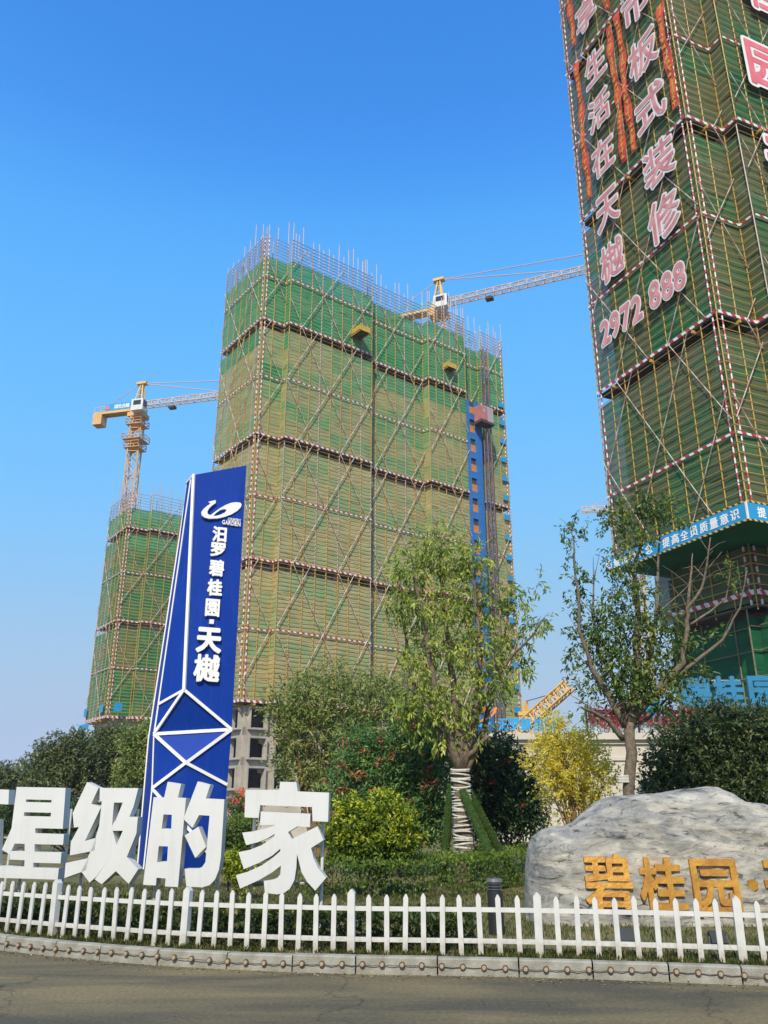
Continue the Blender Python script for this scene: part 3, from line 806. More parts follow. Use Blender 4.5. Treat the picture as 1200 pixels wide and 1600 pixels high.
# concrete body: closed above, open storeys below the scaffold
b = MB(); b.box((1.3, 1.0, 12.3), (Um - 1.3, Lm - 0.6, 65.5)); b.build('concrete_core', M_concrete, mid)
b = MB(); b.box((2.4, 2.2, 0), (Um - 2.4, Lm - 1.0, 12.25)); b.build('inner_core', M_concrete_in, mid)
def open_storeys(root, x0, x1, y0, y1, zs, st, nf, ns):
    for k in range(zs):
        z = k * st
        for (a, c, axis, nw) in (((x0, y0), (x1, y0), 0, nf), ((x0, y1), (x0, y0), 1, ns)):
            a = Vector(a); c = Vector(c); d = c - a; L = d.length; d /= L; n = Vector((d.y, -d.x)); q = Quaternion((0, 0, 1), math.atan2(d.y, d.x))
            b = MB(); b.box((0, 0, z), (L, 0.3, z + 0.8)); b.box((0, 0.003, z + st - 0.32), (L, 0.3, z + st - 0.001)); b.build('spandrel', M_concrete, root, (a.x, a.y, 0), q)
            b = MB(); w_ = L / nw; ww = min(1.9, w_ * 0.62)
            b2 = MB()
            for j in range(nw + 1):
                xa = max(0, w_ * (j - 0.5) + ww / 2) if j else 0; xb = min(L, w_ * (j + 0.5) - ww / 2) if j < nw else L
                MB().box((xa, 0.002, z + 0.8), (xb, 0.3, z + st - 0.32)).build('pier', M_concrete, root, (a.x, a.y, 0), q)
            for j in range(nw):
                xa = w_ * (j + 0.5) - ww / 2; xb = xa + ww
                fb = MB(); t_ = 0.16; zo = z + 0.72; z1 = z + st - 0.27
                fb.box((xa - t_, -0.45, zo - t_), (xb + t_, -0.003, zo)); fb.box((xa - t_, -0.45, z1), (xb + t_, -0.003, z1 + t_))
                fb.box((xa - t_, -0.448, zo), (xa, -0.004, z1)); fb.box((xb, -0.448, zo), (xb + t_, -0.004, z1))
                fb.build('window_frame', M_concrete, root, (a.x, a.y, 0), q)
open_storeys(mid, 1.0, Um - 1.0, 0.8, Lm - 0.6, 4, 2.95, 13, 3)

# loading platforms cantilevered from the front
def loading_platform(px, py, label):
    n_w = Vector((math.sin(YAW_M), -math.cos(YAW_M), 0)); p0 = Vector(mid_o)
    yl = -1.1 if px < 600 else -0.2
    P = at_plane(px, py, p0 + n_w * (-yl + 1.0), n_w)
    t = thing('loading_platform', label, 'platform', P, YAW_M, 'loading platforms on the middle tower')
    t.scale = (0.66, 0.66, 0.66)
    slab('deck', (-1.2, -1.5, -0.1), (1.2, 1.6, 0), M_plank, t)
    slab('side_panel', (-1.25, -1.5, 0.0), (-1.2, 1.6, 1.0), M_platform, t)
    slab('side_panel', (1.2, -1.5, 0.0), (1.25, 1.6, 1.0), M_platform, t)
    slab('front_panel', (-1.25, -1.56, -0.12), (1.25, -1.5, 1.0), M_platform, t)
    for s_ in (-1, 1):
        slab('beam', (s_ * 1.1 - 0.08, -1.45, -0.32), (s_ * 1.1 + 0.08, 1.9, -0.1), M_yellow, t)
        rod('stay_rope', (s_ * 1.22, -1.2, 0.9), (s_ * 1.22, 1.6, 4.6), 0.035, M_cable, t)
    for k in range(4):
        rod('pole_end', (-0.9 + k * 0.6, -1.3 + k * 0.3, 0), (-0.9 + k * 0.6, -1.3 + k * 0.3, 1.7 + 0.2 * (k % 2)), 0.03, M_steel, t)
loading_platform(563, 522, 'yellow box platform jutting out high on the tower, the left of the two')
loading_platform(699, 578, 'yellow box platform jutting out right of centre, nearer the red lift cage')

# ---------- hoist on the middle tower
hz0, hz1 = 0.25, 58.0
def mid_pt(u, v, z): return Matrix.Translation(mid_o) @ Matrix.Rotation(YAW_M, 4, 'Z') @ Vector((u, v, z))
hoist = thing('construction_hoist', 'blue lift shaft with orange doors, lattice mast and red cage on the tower right side', 'hoist', mid_pt(34.0, -2.0, 0), YAW_M)
b = MB(); k = 0; z = 3.0
while z < 55.0:
    slab('landing_panel', (-1.9, 0.55, z), (0.6, 0.75, z + 1.0), M_hoistblue, hoist)
    slab('landing_panel', (-1.9, 0.55, z + 1.0), (-1.45, 0.75, z + 2.95), M_hoistblue, hoist)
    slab('landing_panel', (-0.45, 0.55, z + 1.0), (0.6, 0.75, z + 2.95), M_hoistblue, hoist)
    slab('landing_door', (-1.45, 0.6, z + 1.0), (-0.45, 0.68, z + 2.05), M_hoistorange, hoist)
    slab('landing_shade_sheet', (-1.45, 0.74, z + 2.05), (-0.45, 0.78, z + 2.95), M_plank, hoist)  # dark sheet painted in for the shade inside the open landing
    slab('landing_panel', (0.6, 0.56, z), (0.8, 0.74, z + 2.95), M_hoistblue, hoist)
    z += 2.95
def lattice(b, p0, p1, w_, h_, n, r, up=Vector((0, 0, 1)), tri=False, rc=None):
    """lattice beam: chords along p0-p1 with zigzag lacing"""
    p0 = Vector(p0); p1 = Vector(p1); d = (p1 - p0); L = d.length; d /= L
    if abs(d.dot(up)) > 0.95: up = Vector((0, 1, 0))
    s_ = d.cross(up).normalized(); u_ = s_.cross(d).normalized()
    cs = [s_ * w_/2, -s_ * w_/2, u_ * h_] if tri else [s_*w_/2 + u_*h_/2, -s_*w_/2 + u_*h_/2, -s_*w_/2 - u_*h_/2, s_*w_/2 - u_*h_/2]
    rc = rc or r * 1.6
    for c in cs: b.tube(p0 + c, p1 + c, rc, n=5)
    m_ = len(cs)
    for i in range(n):
        for k in range(m_):
            a, c = cs[k], cs[(k + 1) % m_]
            if i % 2: a, c = c, a
            b.tube(p0 + d * (L * i / n) + a, p0 + d * (L * (i + 1) / n) + c, r, n=4, caps=False)
            b.tube(p0 + d * (L * i / n) + a, p0 + d * (L * i / n) + c, r, n=4, caps=False)
    return b
lattice(MB(), (1.15, -0.2, 0), (1.15, -0.2, 65), 0.7, 0.7, 44, 0.035, rc=0.07).build('hoist_mast', M_hoistdark, hoist)
cz = 52.6
b = MB(); b.box((-0.9, -1.2, cz), (1.5, 0.1, cz + 2.3)); b.build('cage', M_hoistgrey, hoist)
slab('cage_door', (-0.94, -1.26, cz + 0.1), (0.3, -1.2, cz + 2.1), M_hoistred, hoist)
slab('cage_window', (-0.6, -1.29, cz + 1.2), (-0.15, -1.26, cz + 1.7), M_hoistgrey, hoist)
slab('cage_floor', (-1.0, -1.3, cz - 0.35), (1.6, 0.15, cz - 0.002), M_plank, hoist)
slab('cage_side', (-0.96, -1.2, cz + 0.05), (-0.9, 0.1, cz + 2.2), M_hoistred, hoist)
slab('drive_unit', (0.2, -0.9, cz + 2.3), (1.1, 0.0, cz + 2.9), M_cable, hoist)
# small blue placards up the right-hand end
for k in range(16):
    zz = 13.5 + k * 2.95
    slab('safety_placard', (39.6, -0.48, zz), (40.7, -0.42, zz + 0.75), M_skyblue, mid)

# ---------- left tower
lt = thing('scaffolded_tower', 'smaller high-rise in green netting left of the blue monument, crane rising behind it', 'building', (-41.2, 125.6, 0), R(37.0), 'towers under scaffolding')
path_l = [(0, 9.3), (0, 0), (3.4, 0), (3.4, -1.0), (16, -1.0), (16, 0), (22, 0), (22, 9.3)]
tower(lt, path_l, 14.6, [29.2, 44.4], 49.4, [22.0, 37.0], lambda z: N_top if z > 40 and random.random() < 0.6 else N_left,
      dict(r=0.06, step=1.6, dz=0.5, spikes=True, net_top=47.8, striped=[1], brace=9, brace_gap=6.4))
b = MB(); b.box((1.3, 1.0, 0.0), (20.7, 8.8, 47.0)); b.build('concrete_core', M_concrete, lt)
for i in range(len(path_l) - 1):
    a = Vector(path_l[i]); c = Vector(path_l[i + 1]); d = (c - a); L = d.length; d /= L; n = Vector((d.y, -d.x))
    slab_seg('kick_board', a, d, n, L, 0.16, 0.03, 14.5, 14.85, M_redwhite_board, lt)
    for j in range(int(L / 2)):
        pb = a + d * (2 * j + 1)
        rod('cantilever_beam', (pb.x - n.x * 1.4, pb.y - n.y * 1.4, 14.3), (pb.x + n.x * 0.3, pb.y + n.y * 0.3, 14.3), 0, M_yellow, lt, square=(0.16, 0.28))
for (u, z) in ((0.5, 15.4), (12.0, 15.2)):
    slab('safety_placard', (u, -1.35, z), (u + 1.2, -1.3, z + 1.2), M_skyblue, lt)
for (v, z) in ((8.4, 15.4), (1.0, 15.4)):
    slab('safety_placard', (-0.36, v, z), (-0.3, v + 1.2, z + 1.2), M_skyblue, lt)
slab('safety_placard', (-0.8, 5.5, 13.2), (-0.7, 10.0, 14.1), M_skyblue, lt)

# ---------- right tower
YAW_R = R(23.6)
rt_o = Vector((19.95, 42.5, 0))
rt = thing('scaffolded_tower', 'nearest high-rise under dark olive netting hung with pink characters and a phone number', 'building', rt_o, YAW_R, 'towers under scaffolding')
Lr = 11.4; Ur = 26.0
path_r = [(0, Lr), (0, 0), (3.2, 0), (3.2, -1.2), (14.5, -1.2), (14.5, 0), (Ur, 0), (Ur, Lr)]
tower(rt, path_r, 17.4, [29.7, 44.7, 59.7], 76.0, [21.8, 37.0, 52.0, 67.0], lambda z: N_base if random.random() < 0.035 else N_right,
      dict(r=0.042, step=1.35, dz=0.58, striped=[0, 1], brace=8.5, brace_gap=5.2, brace_off=0.3))
b = MB(); b.box((1.2, 1.1, 16.9), (Ur - 1.2, Lr - 0.8, 75)); b.build('concrete_core', M_concrete, rt)
# canopy at the foot of the upper scaffold
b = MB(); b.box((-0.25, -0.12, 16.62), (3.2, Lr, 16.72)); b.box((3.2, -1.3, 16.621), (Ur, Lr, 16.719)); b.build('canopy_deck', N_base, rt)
Mrt = Matrix.Translation(rt_o) @ Matrix.Rotation(YAW_R, 4, 'Z')
b = MB(); b.box((0, -0.04, -0.5), (Lr + 0.16, 0.02, 0.5)); q_left = Quaternion((0, 0, 1), -math.pi / 2)
cz = 17.05; ZC = 17.0
b.build('slogan_board', M_skyblue, rt, (-0.32, Lr, ZC), q_left)
for zz in (-0.56, 0.5):
    MB().box((0, -0.05, 0), (Lr + 0.165, 0.02, 0.10)).build('hazard_edge', M_hazard, rt, (-0.325, Lr, ZC + zz), q_left)
MB().box((0, -0.04, -0.5), (3.35, 0.02, 0.5)).build('slogan_board', M_skyblue, rt, (-0.30, -0.19, ZC))
MB().box((0, -0.04, -0.5), (Ur - 3.2, 0.02, 0.5)).build('slogan_board', M_skyblue, rt, (3.0, -1.38, ZC))
slab('board_corner', (-0.40, -0.27, ZC - 0.5), (-0.31, -0.17, ZC + 0.5), M_clothwhite, rt)
for zz in (-0.56, 0.5):
    MB().box((0, -0.05, 0), (3.35, 0.02, 0.10)).build('hazard_edge', M_hazard, rt, (-0.30, -0.195, ZC + zz))
    MB().box((0, -0.05, 0), (Ur - 3.2, 0.02, 0.10)).build('hazard_edge', M_hazard, rt, (3.0, -1.385, ZC + zz))
txt = '质量法制观念 提高全员质量意识'
v = 0.62
for ch in reversed(txt):
    if ch != ' ':
        lettering('slogan_character', ch, M_letterwhite, rt, (-0.37, v, ZC), (0, -1, 0), (0, 0, 1), 0.62, 0.62, 0.02, 0.02)
    v += 0.78
u = 0.4
for ch in '提高质量法制观念':
    lettering('slogan_character', ch, M_letterwhite, rt, (u + 0.3, -0.235 if u < 2.4 else -1.425, ZC), (1, 0, 0), (0, 0, 1), 0.62, 0.62, 0.02, 0.02); u += 0.85
# lower storeys stand back under the canopy
IN = 3.3
path_lo = [(IN, Lr), (IN, IN), (Ur, IN)]
def low_part():
    pts = [Vector(p) for p in path_lo]
    for i in range(2):
        a, c = pts[i], pts[i + 1]; d = c - a; L = d.length; d /= L; n = Vector((d.y, -d.x)); q = Quaternion((0, 0, 1), math.atan2(d.y, d.x))
        k = max(1, round(L / 1.5))
        for j in range(k + 1):
            p = a + d * (L * j / k)
            rod('standard_pole', (p.x, p.y, 12.6), (p.x, p.y, 16.6), 0.042, M_yellow, rt)
        for zz in np.arange(12.9, 16.6, 0.62):
            pa = a + n * 0.05; pc = c + n * 0.05
            rod('ledger', (pa.x, pa.y, zz), (pc.x, pc.y, zz), 0.035, M_ledger, rt)
        nk = max(1, round(L / 4)); 
        for j in range(nk):
            p = a + d * (L * j / nk) - n * 0.06
            link('net_sheet', net_mesh(L / nk, 3.4, N_right, j % 3), rt, (p.x, p.y, 13.1), q)
        slab_seg('kick_board', a, d, n, L, 0.12, 0.03, 13.5, 13.78, M_redwhite_board, rt)
        MB().box((0, 0, -0.12), (L, 1.6, 0)).build('scaffold_deck', M_plank, rt, (a.x + n.x * 0.1, a.y + n.y * 0.1, 12.9), q)
        # deep green ground-level screen
        a2 = a - n * 0.9; k2 = max(1, round(L / 3))
        for j in range(k2):
            for r_ in range(4):
                p = a2 + d * (L * j / k2)
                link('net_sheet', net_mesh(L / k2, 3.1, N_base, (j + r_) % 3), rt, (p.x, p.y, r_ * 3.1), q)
        kp = max(1, round(L / 2.6))
        for j in range(kp + 1):
            p = a2 + d * (L * j / kp) + n * 0.06
            rod('standard_pole', (p.x, p.y, 0), (p.x, p.y, 13.0), 0.05, M_signpole, rt)
        for zz in (1.4, 2.9, 4.4, 5.9, 7.4, 8.9, 10.4, 11.8):
            pa = a2 + n * 0.13; pc = a2 + d * L + n * 0.13
            rod('ledger', (pa.x, pa.y, zz), (pc.x, pc.y, zz + 0.1), 0.036, M_signpole, rt)
    p = pts[1]
    for e in ((-0.0, 0.4), (0.4, -0.0)):
        rod('striped_pole', (p.x + e[0], p.y + e[1], 12.9), (p.x + e[0], p.y + e[1], 16.5), 0.07, M_redwhite, rt)
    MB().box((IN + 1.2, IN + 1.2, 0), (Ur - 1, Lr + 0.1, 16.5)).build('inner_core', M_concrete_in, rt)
low_part()

# ---------- cloth characters and strips hung on the right tower (each a thing of its own)
nL = Vector((-math.cos(YAW_R), -math.sin(YAW_R), 0)); nF = Vector((math.sin(YAW_R), -math.cos(YAW_R), 0))
rL = Vector((math.sin(YAW_R), -math.cos(YAW_R), 0)); rF = Vector((math.cos(YAW_R), math.sin(YAW_R), 0))
ZUP = Vector((0, 0, 1))
def cloth_char(ch, px, py, face, w_, h_, label, group, pink, border, bold, shift=(0, 0)):
    n, r_ = (nL, rL) if face == 'L' else (nF, rF)
    off = 0.34 if face == 'L' else 1.58
    P = at_plane(px, py, rt_o + n * off, n)
    t = thing('cloth_character', label, 'banner', P, 0, group)
    seed = random.random() * 9
    def warp(Pv, q):
        a = 0.022 * np.sin(q[:, 0] * 2.3 + seed) * np.cos(q[:, 1] * 1.9 + seed * 2) + 0.012 * np.sin(q[:, 1] * 4.1 + seed)
        return Pv + 0 * a[:, None] * np.array(n)
    lettering('border', ch, M_clothwhite, t, (0, 0, 0), r_, ZUP, w_, h_, 0.012, bold + border, ref=bold, warp=warp)
    c = n * 0.03
    lettering('character', ch, pink, t, c, r_, ZUP, w_, h_, 0.006, bold, ref=bold, warp=warp)
gA = 'pink cloth characters on the shaded tower face'
for ch, px, py, lb in (('享', 915, 22, 'pink cloth character at the top edge of the left column on the tower'),
                       ('生', 930, 102, 'pink cloth character of stacked horizontal strokes, second in the left column'),
                       ('活', 936, 172, 'pink cloth character with a boxed lower part, third in the left column'),
                       ('在', 942, 243, 'pink cloth character fourth in the left column, beside the red strip ends'),
                       ('天', 949, 326, 'pink cloth character with spreading legs, fifth in the left column'),
                       ('樾', 956, 406, 'crumpled dense pink cloth character at the foot of the left column')):
    cloth_char(ch, px, py, 'L', 2.45, 2.95, lb, gA, M_pink, 0.044, 0.012)
for ch, px, py, lb in (('市', 993, 4, 'pink cloth character cut by the picture top in the right column'),
                       ('板', 1004, 84, 'pink cloth character second in the right column, between red strips'),
                       ('式', 1016, 166, 'pink cloth character with a hooked stroke, third in the right column'),
                       ('装', 1029, 253, 'dense pink cloth character fourth in the right column, over the dark ledge'),
                       ('修', 1037, 338, 'pink cloth character at the foot of the right column, above the number')):
    cloth_char(ch, px, py, 'L', 2.85, 3.15, lb, gA, M_pink, 0.044, 0.012)
gN = 'digits of the phone number on the tower'
names = ['first digit of the number, a pink 2 at the lower left end', 'pink 9, second digit of the number on the netting', 'pink 7, third digit of the number on the netting',
         'pink 2 before the gap, fourth digit of the number', 'pink 8 right after the gap in the number', 'pink 8 in the middle of the last three digits', 'pink 8 at the upper right end of the number']
for ch, (px, py), lb in zip('2972888', ((946, 519), (961, 506), (978, 495), (995, 482), (1023, 460), (1042.5, 446), (1061.5, 431)), names):
    cloth_char(ch, px, py, 'L', 1.0, 1.95, lb, gN, M_pink, 0.045, 0.028)
gB = 'large rose characters on the sunny tower face'
for ch, px, py, lb in (('桂', 1192, -12, 'large rose character with wide white border at the top right corner'),
                       ('园', 1200, 108, 'large boxed rose character with wide white border at the right edge'),
                       ('天', 1232, 262, 'large rose character with wide white border, lowest at the right edge')):
    cloth_char(ch, px, py, 'F', 3.9, 4.1, lb, gB, M_pinkbright, 0.055, 0.026)
gS = 'orange-red cloth strips on the tower'
def strip(x0, y0, x1, y1, label, wpx=0.62):
    pl = rt_o + nL * 0.22
    a = at_plane(x0, y0, pl, nL); c = at_plane(x1, y1, pl, nL)
    x = (a + c) / 2; mid_p = Vector((x.x, x.y, c.z)); Hh = a.z - c.z
    t = thing('cloth_strip', label, 'banner', mid_p, 0, gS)
    nz = 26; ph = random.random() * 6
    def off(zz, xx): return 0.08 * math.sin(zz * 0.9 + ph) + 0.05 * math.sin(zz * 2.6 + ph * 2 + xx * 2)
    def swing(zz): return 0.09 * math.sin(zz * 0.33 + ph) + 0.03 * math.sin(zz * 1.1 + ph)
    vs = []; b = MB()
    for j in range(nz + 1):
        z = Hh * j / nz
        for i in range(4):
            xx = (i / 3 - 0.5) * wpx * 2 * (0.5 + 0.12 * math.sin(z * 1.3 + ph))
            p = rL * (xx + swing(z)) + nL * off(z, xx) + ZUP * z; vs.append(p)
    b.add(vs, [(j*4+i, j*4+i+1, j*4+i+5, j*4+i+4) for j in range(nz) for i in range(3)])
    b.build('strip', M_redcloth, t)
    b = MB(); z = 0.4
    while z < Hh - 0.4:                        # illegible yellow print: short strokes
        cxm = swing(z)
        for k in range(4):
            ux = random.uniform(-0.2, 0.2); uz = random.uniform(-0.16, 0.16); hw, hh = ((0.17, 0.03) if k % 2 else (0.03, 0.15))
            pts = []
            for sx_, sz_ in ((-1, -1), (1, -1), (1, 1), (-1, 1)):
                pts.append(rL * (cxm + ux * 0.5 + sx_ * hw) + nL * (off(z, 0) + 0.03 + 0.004 * k) + ZUP * (z + uz + sz_ * hh))
            b.add(pts, [(0, 1, 2, 3)])
        z += 0.52
    tag(b.build('print', M_yellowink, t), kind='stuff')
strip(900, 99, 922, 309, 'long orange-red strip with yellow print hanging near the left edge of the tower')
strip(953, 37, 972, 255, 'orange-red strip hanging just right of the left character column, lower of a pair')
strip(965, 20, 989, 238, 'orange-red strip hanging just left of the right character column, pair partner')
strip(1033, 0, 1052, 172, 'orange-red strip hanging close to the near corner of the tower')
strip(886, -40, 896, 72, 'orange-red strip reaching the picture top at the far left edge')
strip(943, -60, 948, 17, 'short end of an orange-red strip at the picture top between both columns')

# ================================================================== CRANES
def crane(label, hub, jib_dir, jib_len, cj_len, mast_bottom, apex_h, jm, sign=True, group='tower cranes over the site', cages=False, words=''):
    hub = Vector(hub); jd = Vector(jib_dir); jd.z = 0; jd.normalize(); sd = Vector((-jd.y, jd.x, 0))
    base = Vector((hub.x, hub.y, mast_bottom)); t = thing('tower_crane', label, 'crane', base, 0, group)
    h = hub - base
    n = max(4, int((h.z - 1.5) / 2.2))
    lattice(MB(), (0, 0, 0), h - Vector((0, 0, 1.5)), 1.9, 1.9, n, 0.075, rc=0.15).build('mast', M_craneorange, t)
    q = Quaternion((0, 0, 1), math.atan2(jd.y, jd.x))
    MB().box((-1.5, -1.3, -1.5), (1.5, 1.3, -0.7)).box((-1.1, -1.1, -0.7), (1.1, 1.1, 0.5)).build('slewing_ring', M_craneorange, t, h, q)
    b = MB(); 
    for s_ in (-1, 1):
        b.tube((0.8, s_ * 0.8, 0.5), (0.3, s_ * 0.15, apex_h), 0.16, n=5); b.tube((-0.9, s_ * 0.8, 0.5), (0.0, s_ * 0.15, apex_h), 0.13, n=5)
        for k in range(1, 4):
            f = k / 4; b.tube((0.8 - 0.5 * f, s_ * (0.8 - 0.65 * f), 0.5 + (apex_h - 0.5) * f), (-0.9 + 0.9 * f, s_ * (0.8 - 0.65 * f), 0.5 + (apex_h - 0.5) * f), 0.08, n=4)
    b.box((-0.8, -0.5, apex_h - 0.25), (1.1, 0.5, apex_h + 0.2)); b.build('apex_tower', M_crane, t, h, q)
    cb = thing('cab', None, None); cb.parent = t
    cb.location = h + jd * 0.9 - sd * 1.8; cb.rotation_euler = (0, 0, math.atan2(jd.y, jd.x)); 
    MB().box((-1.0, -0.75, -1.1), (1.3, 0.75, 1.1)).build('cab_shell', M_cab, cb)
    MB().box((1.305, -0.6, -0.3), (1.33, 0.6, 0.9)).box((-0.6, -0.78, -0.1), (0.9, -0.755, 0.8)).build('cab_glass', M_glass, cb)
    lattice(MB(), h + jd * 1.2 + ZUP * 0.6, h + jd * jib_len + ZUP * 0.9, 1.15, 1.2, int(jib_len / 1.4), 0.055, tri=True, rc=0.10).build('jib', jm, t)
    b = MB()
    b.box((-cj_len, -0.75, -0.15), (-1.0, 0.75, 0.1))
    for s_ in (-1, 1):
        b.tube((-cj_len, s_ * 0.75, 1.1), (-1, s_ * 0.75, 1.1), 0.06, n=4); 
        for k in range(7): b.tube((-1 - (cj_len - 1) * k / 6, s_ * 0.75, 0.1), (-1 - (cj_len - 1) * k / 6, s_ * 0.75, 1.1), 0.05, n=4)
        b.box((-cj_len, s_ * 0.75 - 0.12, -0.45), (-1.0, s_ * 0.75 + 0.12, -0.15))
    b.build('counter_jib', M_crane, t, h + ZUP * 0.2, q)
    MB().box((-cj_len - 0.2, -0.9, -2.4), (-cj_len + 1.6, 0.9, -0.2)).build('counterweight', M_craneorange, t, h + ZUP * 0.2, q)
    ap = h + ZUP * apex_h
    for (f, nm) in ((0.32, 'tie_rod'), (0.78, 'tie_rod')):
        MB().tube(ap, h + jd * jib_len * f + ZUP * 2.1, 0.085, n=5).build(nm, M_ropelt, t)
    MB().tube(ap, h - jd * (cj_len - 1) + ZUP * 1.0, 0.07, n=5).build('tie_rod', M_ropelt, t)
    for f in (0.14, 0.62):
        pz = h + jd * jib_len * f
        MB().box((-0.6, -0.5, -0.35), (0.6, 0.5, 0.1)).build('trolley', M_plank, t, pz, q)
    if sign:
        MB().box((-cj_len * 0.75, -0.83, 0.15), (-1.2, -0.79, 1.45)).build('name_board', M_skyblue, t, h + ZUP * 0.2, q)
        if words: MB().tube((-cj_len * 0.70, -0.84, 0.8), (-cj_len * 0.70, -0.86, 0.8), 0.42, n=14).build('red_roundel', M_pinkbright, t, h + ZUP * 0.2, q)
        for k in range(len(words)):
            c = h + ZUP * 1.0 - jd * (1.9 + (cj_len * 0.75 - 3.6) * (3 - k) / 3.6) - sd * 0.84
            lettering('board_character', words[k], M_letterwhite, t, c, jd, ZUP, 0.85, 0.85, 0.02, 0.02)
    if cages:
        for zz, w_ in ((-3.2, 1.5), (-6.2, 1.75), (-7.8, 1.45)):
            b = MB(); b.box((-w_, -w_, 0), (w_, w_, 0.12))
            for a_ in (-w_, w_):
                for c_ in (-w_, 0, w_):
                    b.tube((a_, c_, 0), (a_, c_, 1.2), 0.06, n=4); b.tube((c_, a_, 0), (c_, a_, 1.2), 0.06, n=4)
                for hh in (0.6, 1.2): b.tube((a_, -w_, hh), (a_, w_, hh), 0.06, n=4); b.tube((-w_, a_, hh), (w_, a_, hh), 0.06, n=4)
            b.build('work_platform', M_craneorange, t, h + ZUP * zz, q)
    return t
h1 = at_y(217, 642, 136)
e1 = at_z(345, 622, h1.z + 0.6)
crane('yellow tower crane with round work platforms above the smaller left tower', h1, e1 - h1, 48, 8.6, 30.0, 5.6, M_cranejib, cages=True, words='湖北合路')
h2 = at_y(686, 484, 118)
e2 = at_z(905, 428, h2.z + 0.6)
crane('tower crane with white cab behind the wide middle tower, long jib reaching right', h2, e2 - h2, 62, 10, 40.0, 5.8, M_cranejib)
# far jib tip beside the right tower
h4 = at_y(985, 800, 170); e4 = at_z(908, 800, h4.z + 0.9)
crane('distant tower crane showing only a thin jib tip left of the nearest tower', h4, e4 - h4, 10.6, 6, 0.0, 5.5, M_cranejib, sign=False)
# low crane with lattice boom over the podium roof
lc = thing('lattice_boom_crane', 'orange crane with slanting lattice boom showing over the low cream building', 'crane', (at_y(805, 1150, 88).x, 88, 0))
o = Vector(lc.location)
pA = at_y(797, 1153, 88) - o; pB = at_y(890, 1070, 84) - o; pAp = at_y(821, 1096, 90) - o
lattice(MB(), pA, pB, 0.95, 1.05, 15, 0.06, rc=0.11).build('boom', M_crane, lc)
b = MB(); b.tube((pAp.x - 1.1, 2, 2), pAp, 0.26, n=5); b.tube((pAp.x + 0.9, 2, 2), pAp, 0.26, n=5); b.tube((pAp.x - 0.5, 2, 5), (pAp.x + 0.4, 2, 5), 0.1, n=5); b.box((pAp.x - 0.9, 1.6, pAp.z - 1.5), (pAp.x + 0.5, 2.2, pAp.z - 1.1)); b.build('gantry', M_crane, lc)
MB().tube(pAp, pA.lerp(pB, 0.72) + ZUP * 0.6, 0.05, n=4).build('pendant_rope', M_cable, lc)
MB().box((-3, -1.5, 0), (3, 1.5, 1.2)).box((-2.2, -1.3, 1.2), (2.4, 1.3, 3.2)).tube((-0.5, 0, 3.2), pA, 0.5, n=6).build('carrier', M_crane, lc)

# ================================================================== LOW CREAM BUILDING
PZ = 5.15
pod = thing('podium_building', 'low cream stone building with cornice and glazed roof terrace behind the shrubs', 'building', (10.5, 41, 0))
MB().box((-5.4, 0, 0), (5.6, 9, PZ - 0.5)).build('wall', M_cream, pod)
for (za, zb, e) in ((PZ - 0.5, PZ - 0.3, 0.12), (PZ - 0.3, PZ, 0.3), (PZ - 1.25, PZ - 1.1, 0.08)):
    MB().box((-5.4 - e, -e, za), (5.6, 9.2, zb)).build('cornice', M_cream, pod)
for k in range(7):
    slab('pilaster', (-5.2 + k * 1.7, -0.10, 0), (-4.75 + k * 1.7, -0.002, PZ - 1.25), M_cream, pod)
M_balus = mat('balustrade_glass', (0.42, 0.50, 0.52), 0.1)
for k in range(5):
    slab('glass_panel', (-0.6 + k * 1.25, 0.3, PZ), (0.58 + k * 1.25, 0.34, PZ + 0.85), M_balus, pod)
    rod('balustrade_post', (-0.62 + k * 1.25, 0.3, PZ), (-0.62 + k * 1.25, 0.3, PZ + 1.15), 0.05, M_black, pod)
def flower_row():
    t = thing('flower_trough', 'row of trailing red flowers along the roof terrace rail', 'flowers', (11, 41, PZ + 0.9))
    slab('trough', (-1.0, -0.1, 0.02), (5.2, 0.16, 0.2), M_black, t)
    n = 2600; x = rng.uniform(-1.1, 5.3, n); hang = np.abs(np.sin(x * 3.3 + np.sin(x * 9))) * 0.75
    pos = np.stack([x, rng.normal(-0.08, 0.1, n), 0.3 - rng.random(n) * (0.25 + hang) + rng.normal(0, 0.05, n)], 1)
    link('blossom', leaf_mesh('blossom', pos, rand_dir(n), rand_dir(n), rng.uniform(0.08, 0.14, n), rng.uniform(0.06, 0.1, n), rng.random(n), leaf_mat('red_petals', [(0, (0.36, 0.02, 0.03)), (0.6, (0.55, 0.05, 0.06)), (1, (0.62, 0.16, 0.12))])), t)
flower_row()
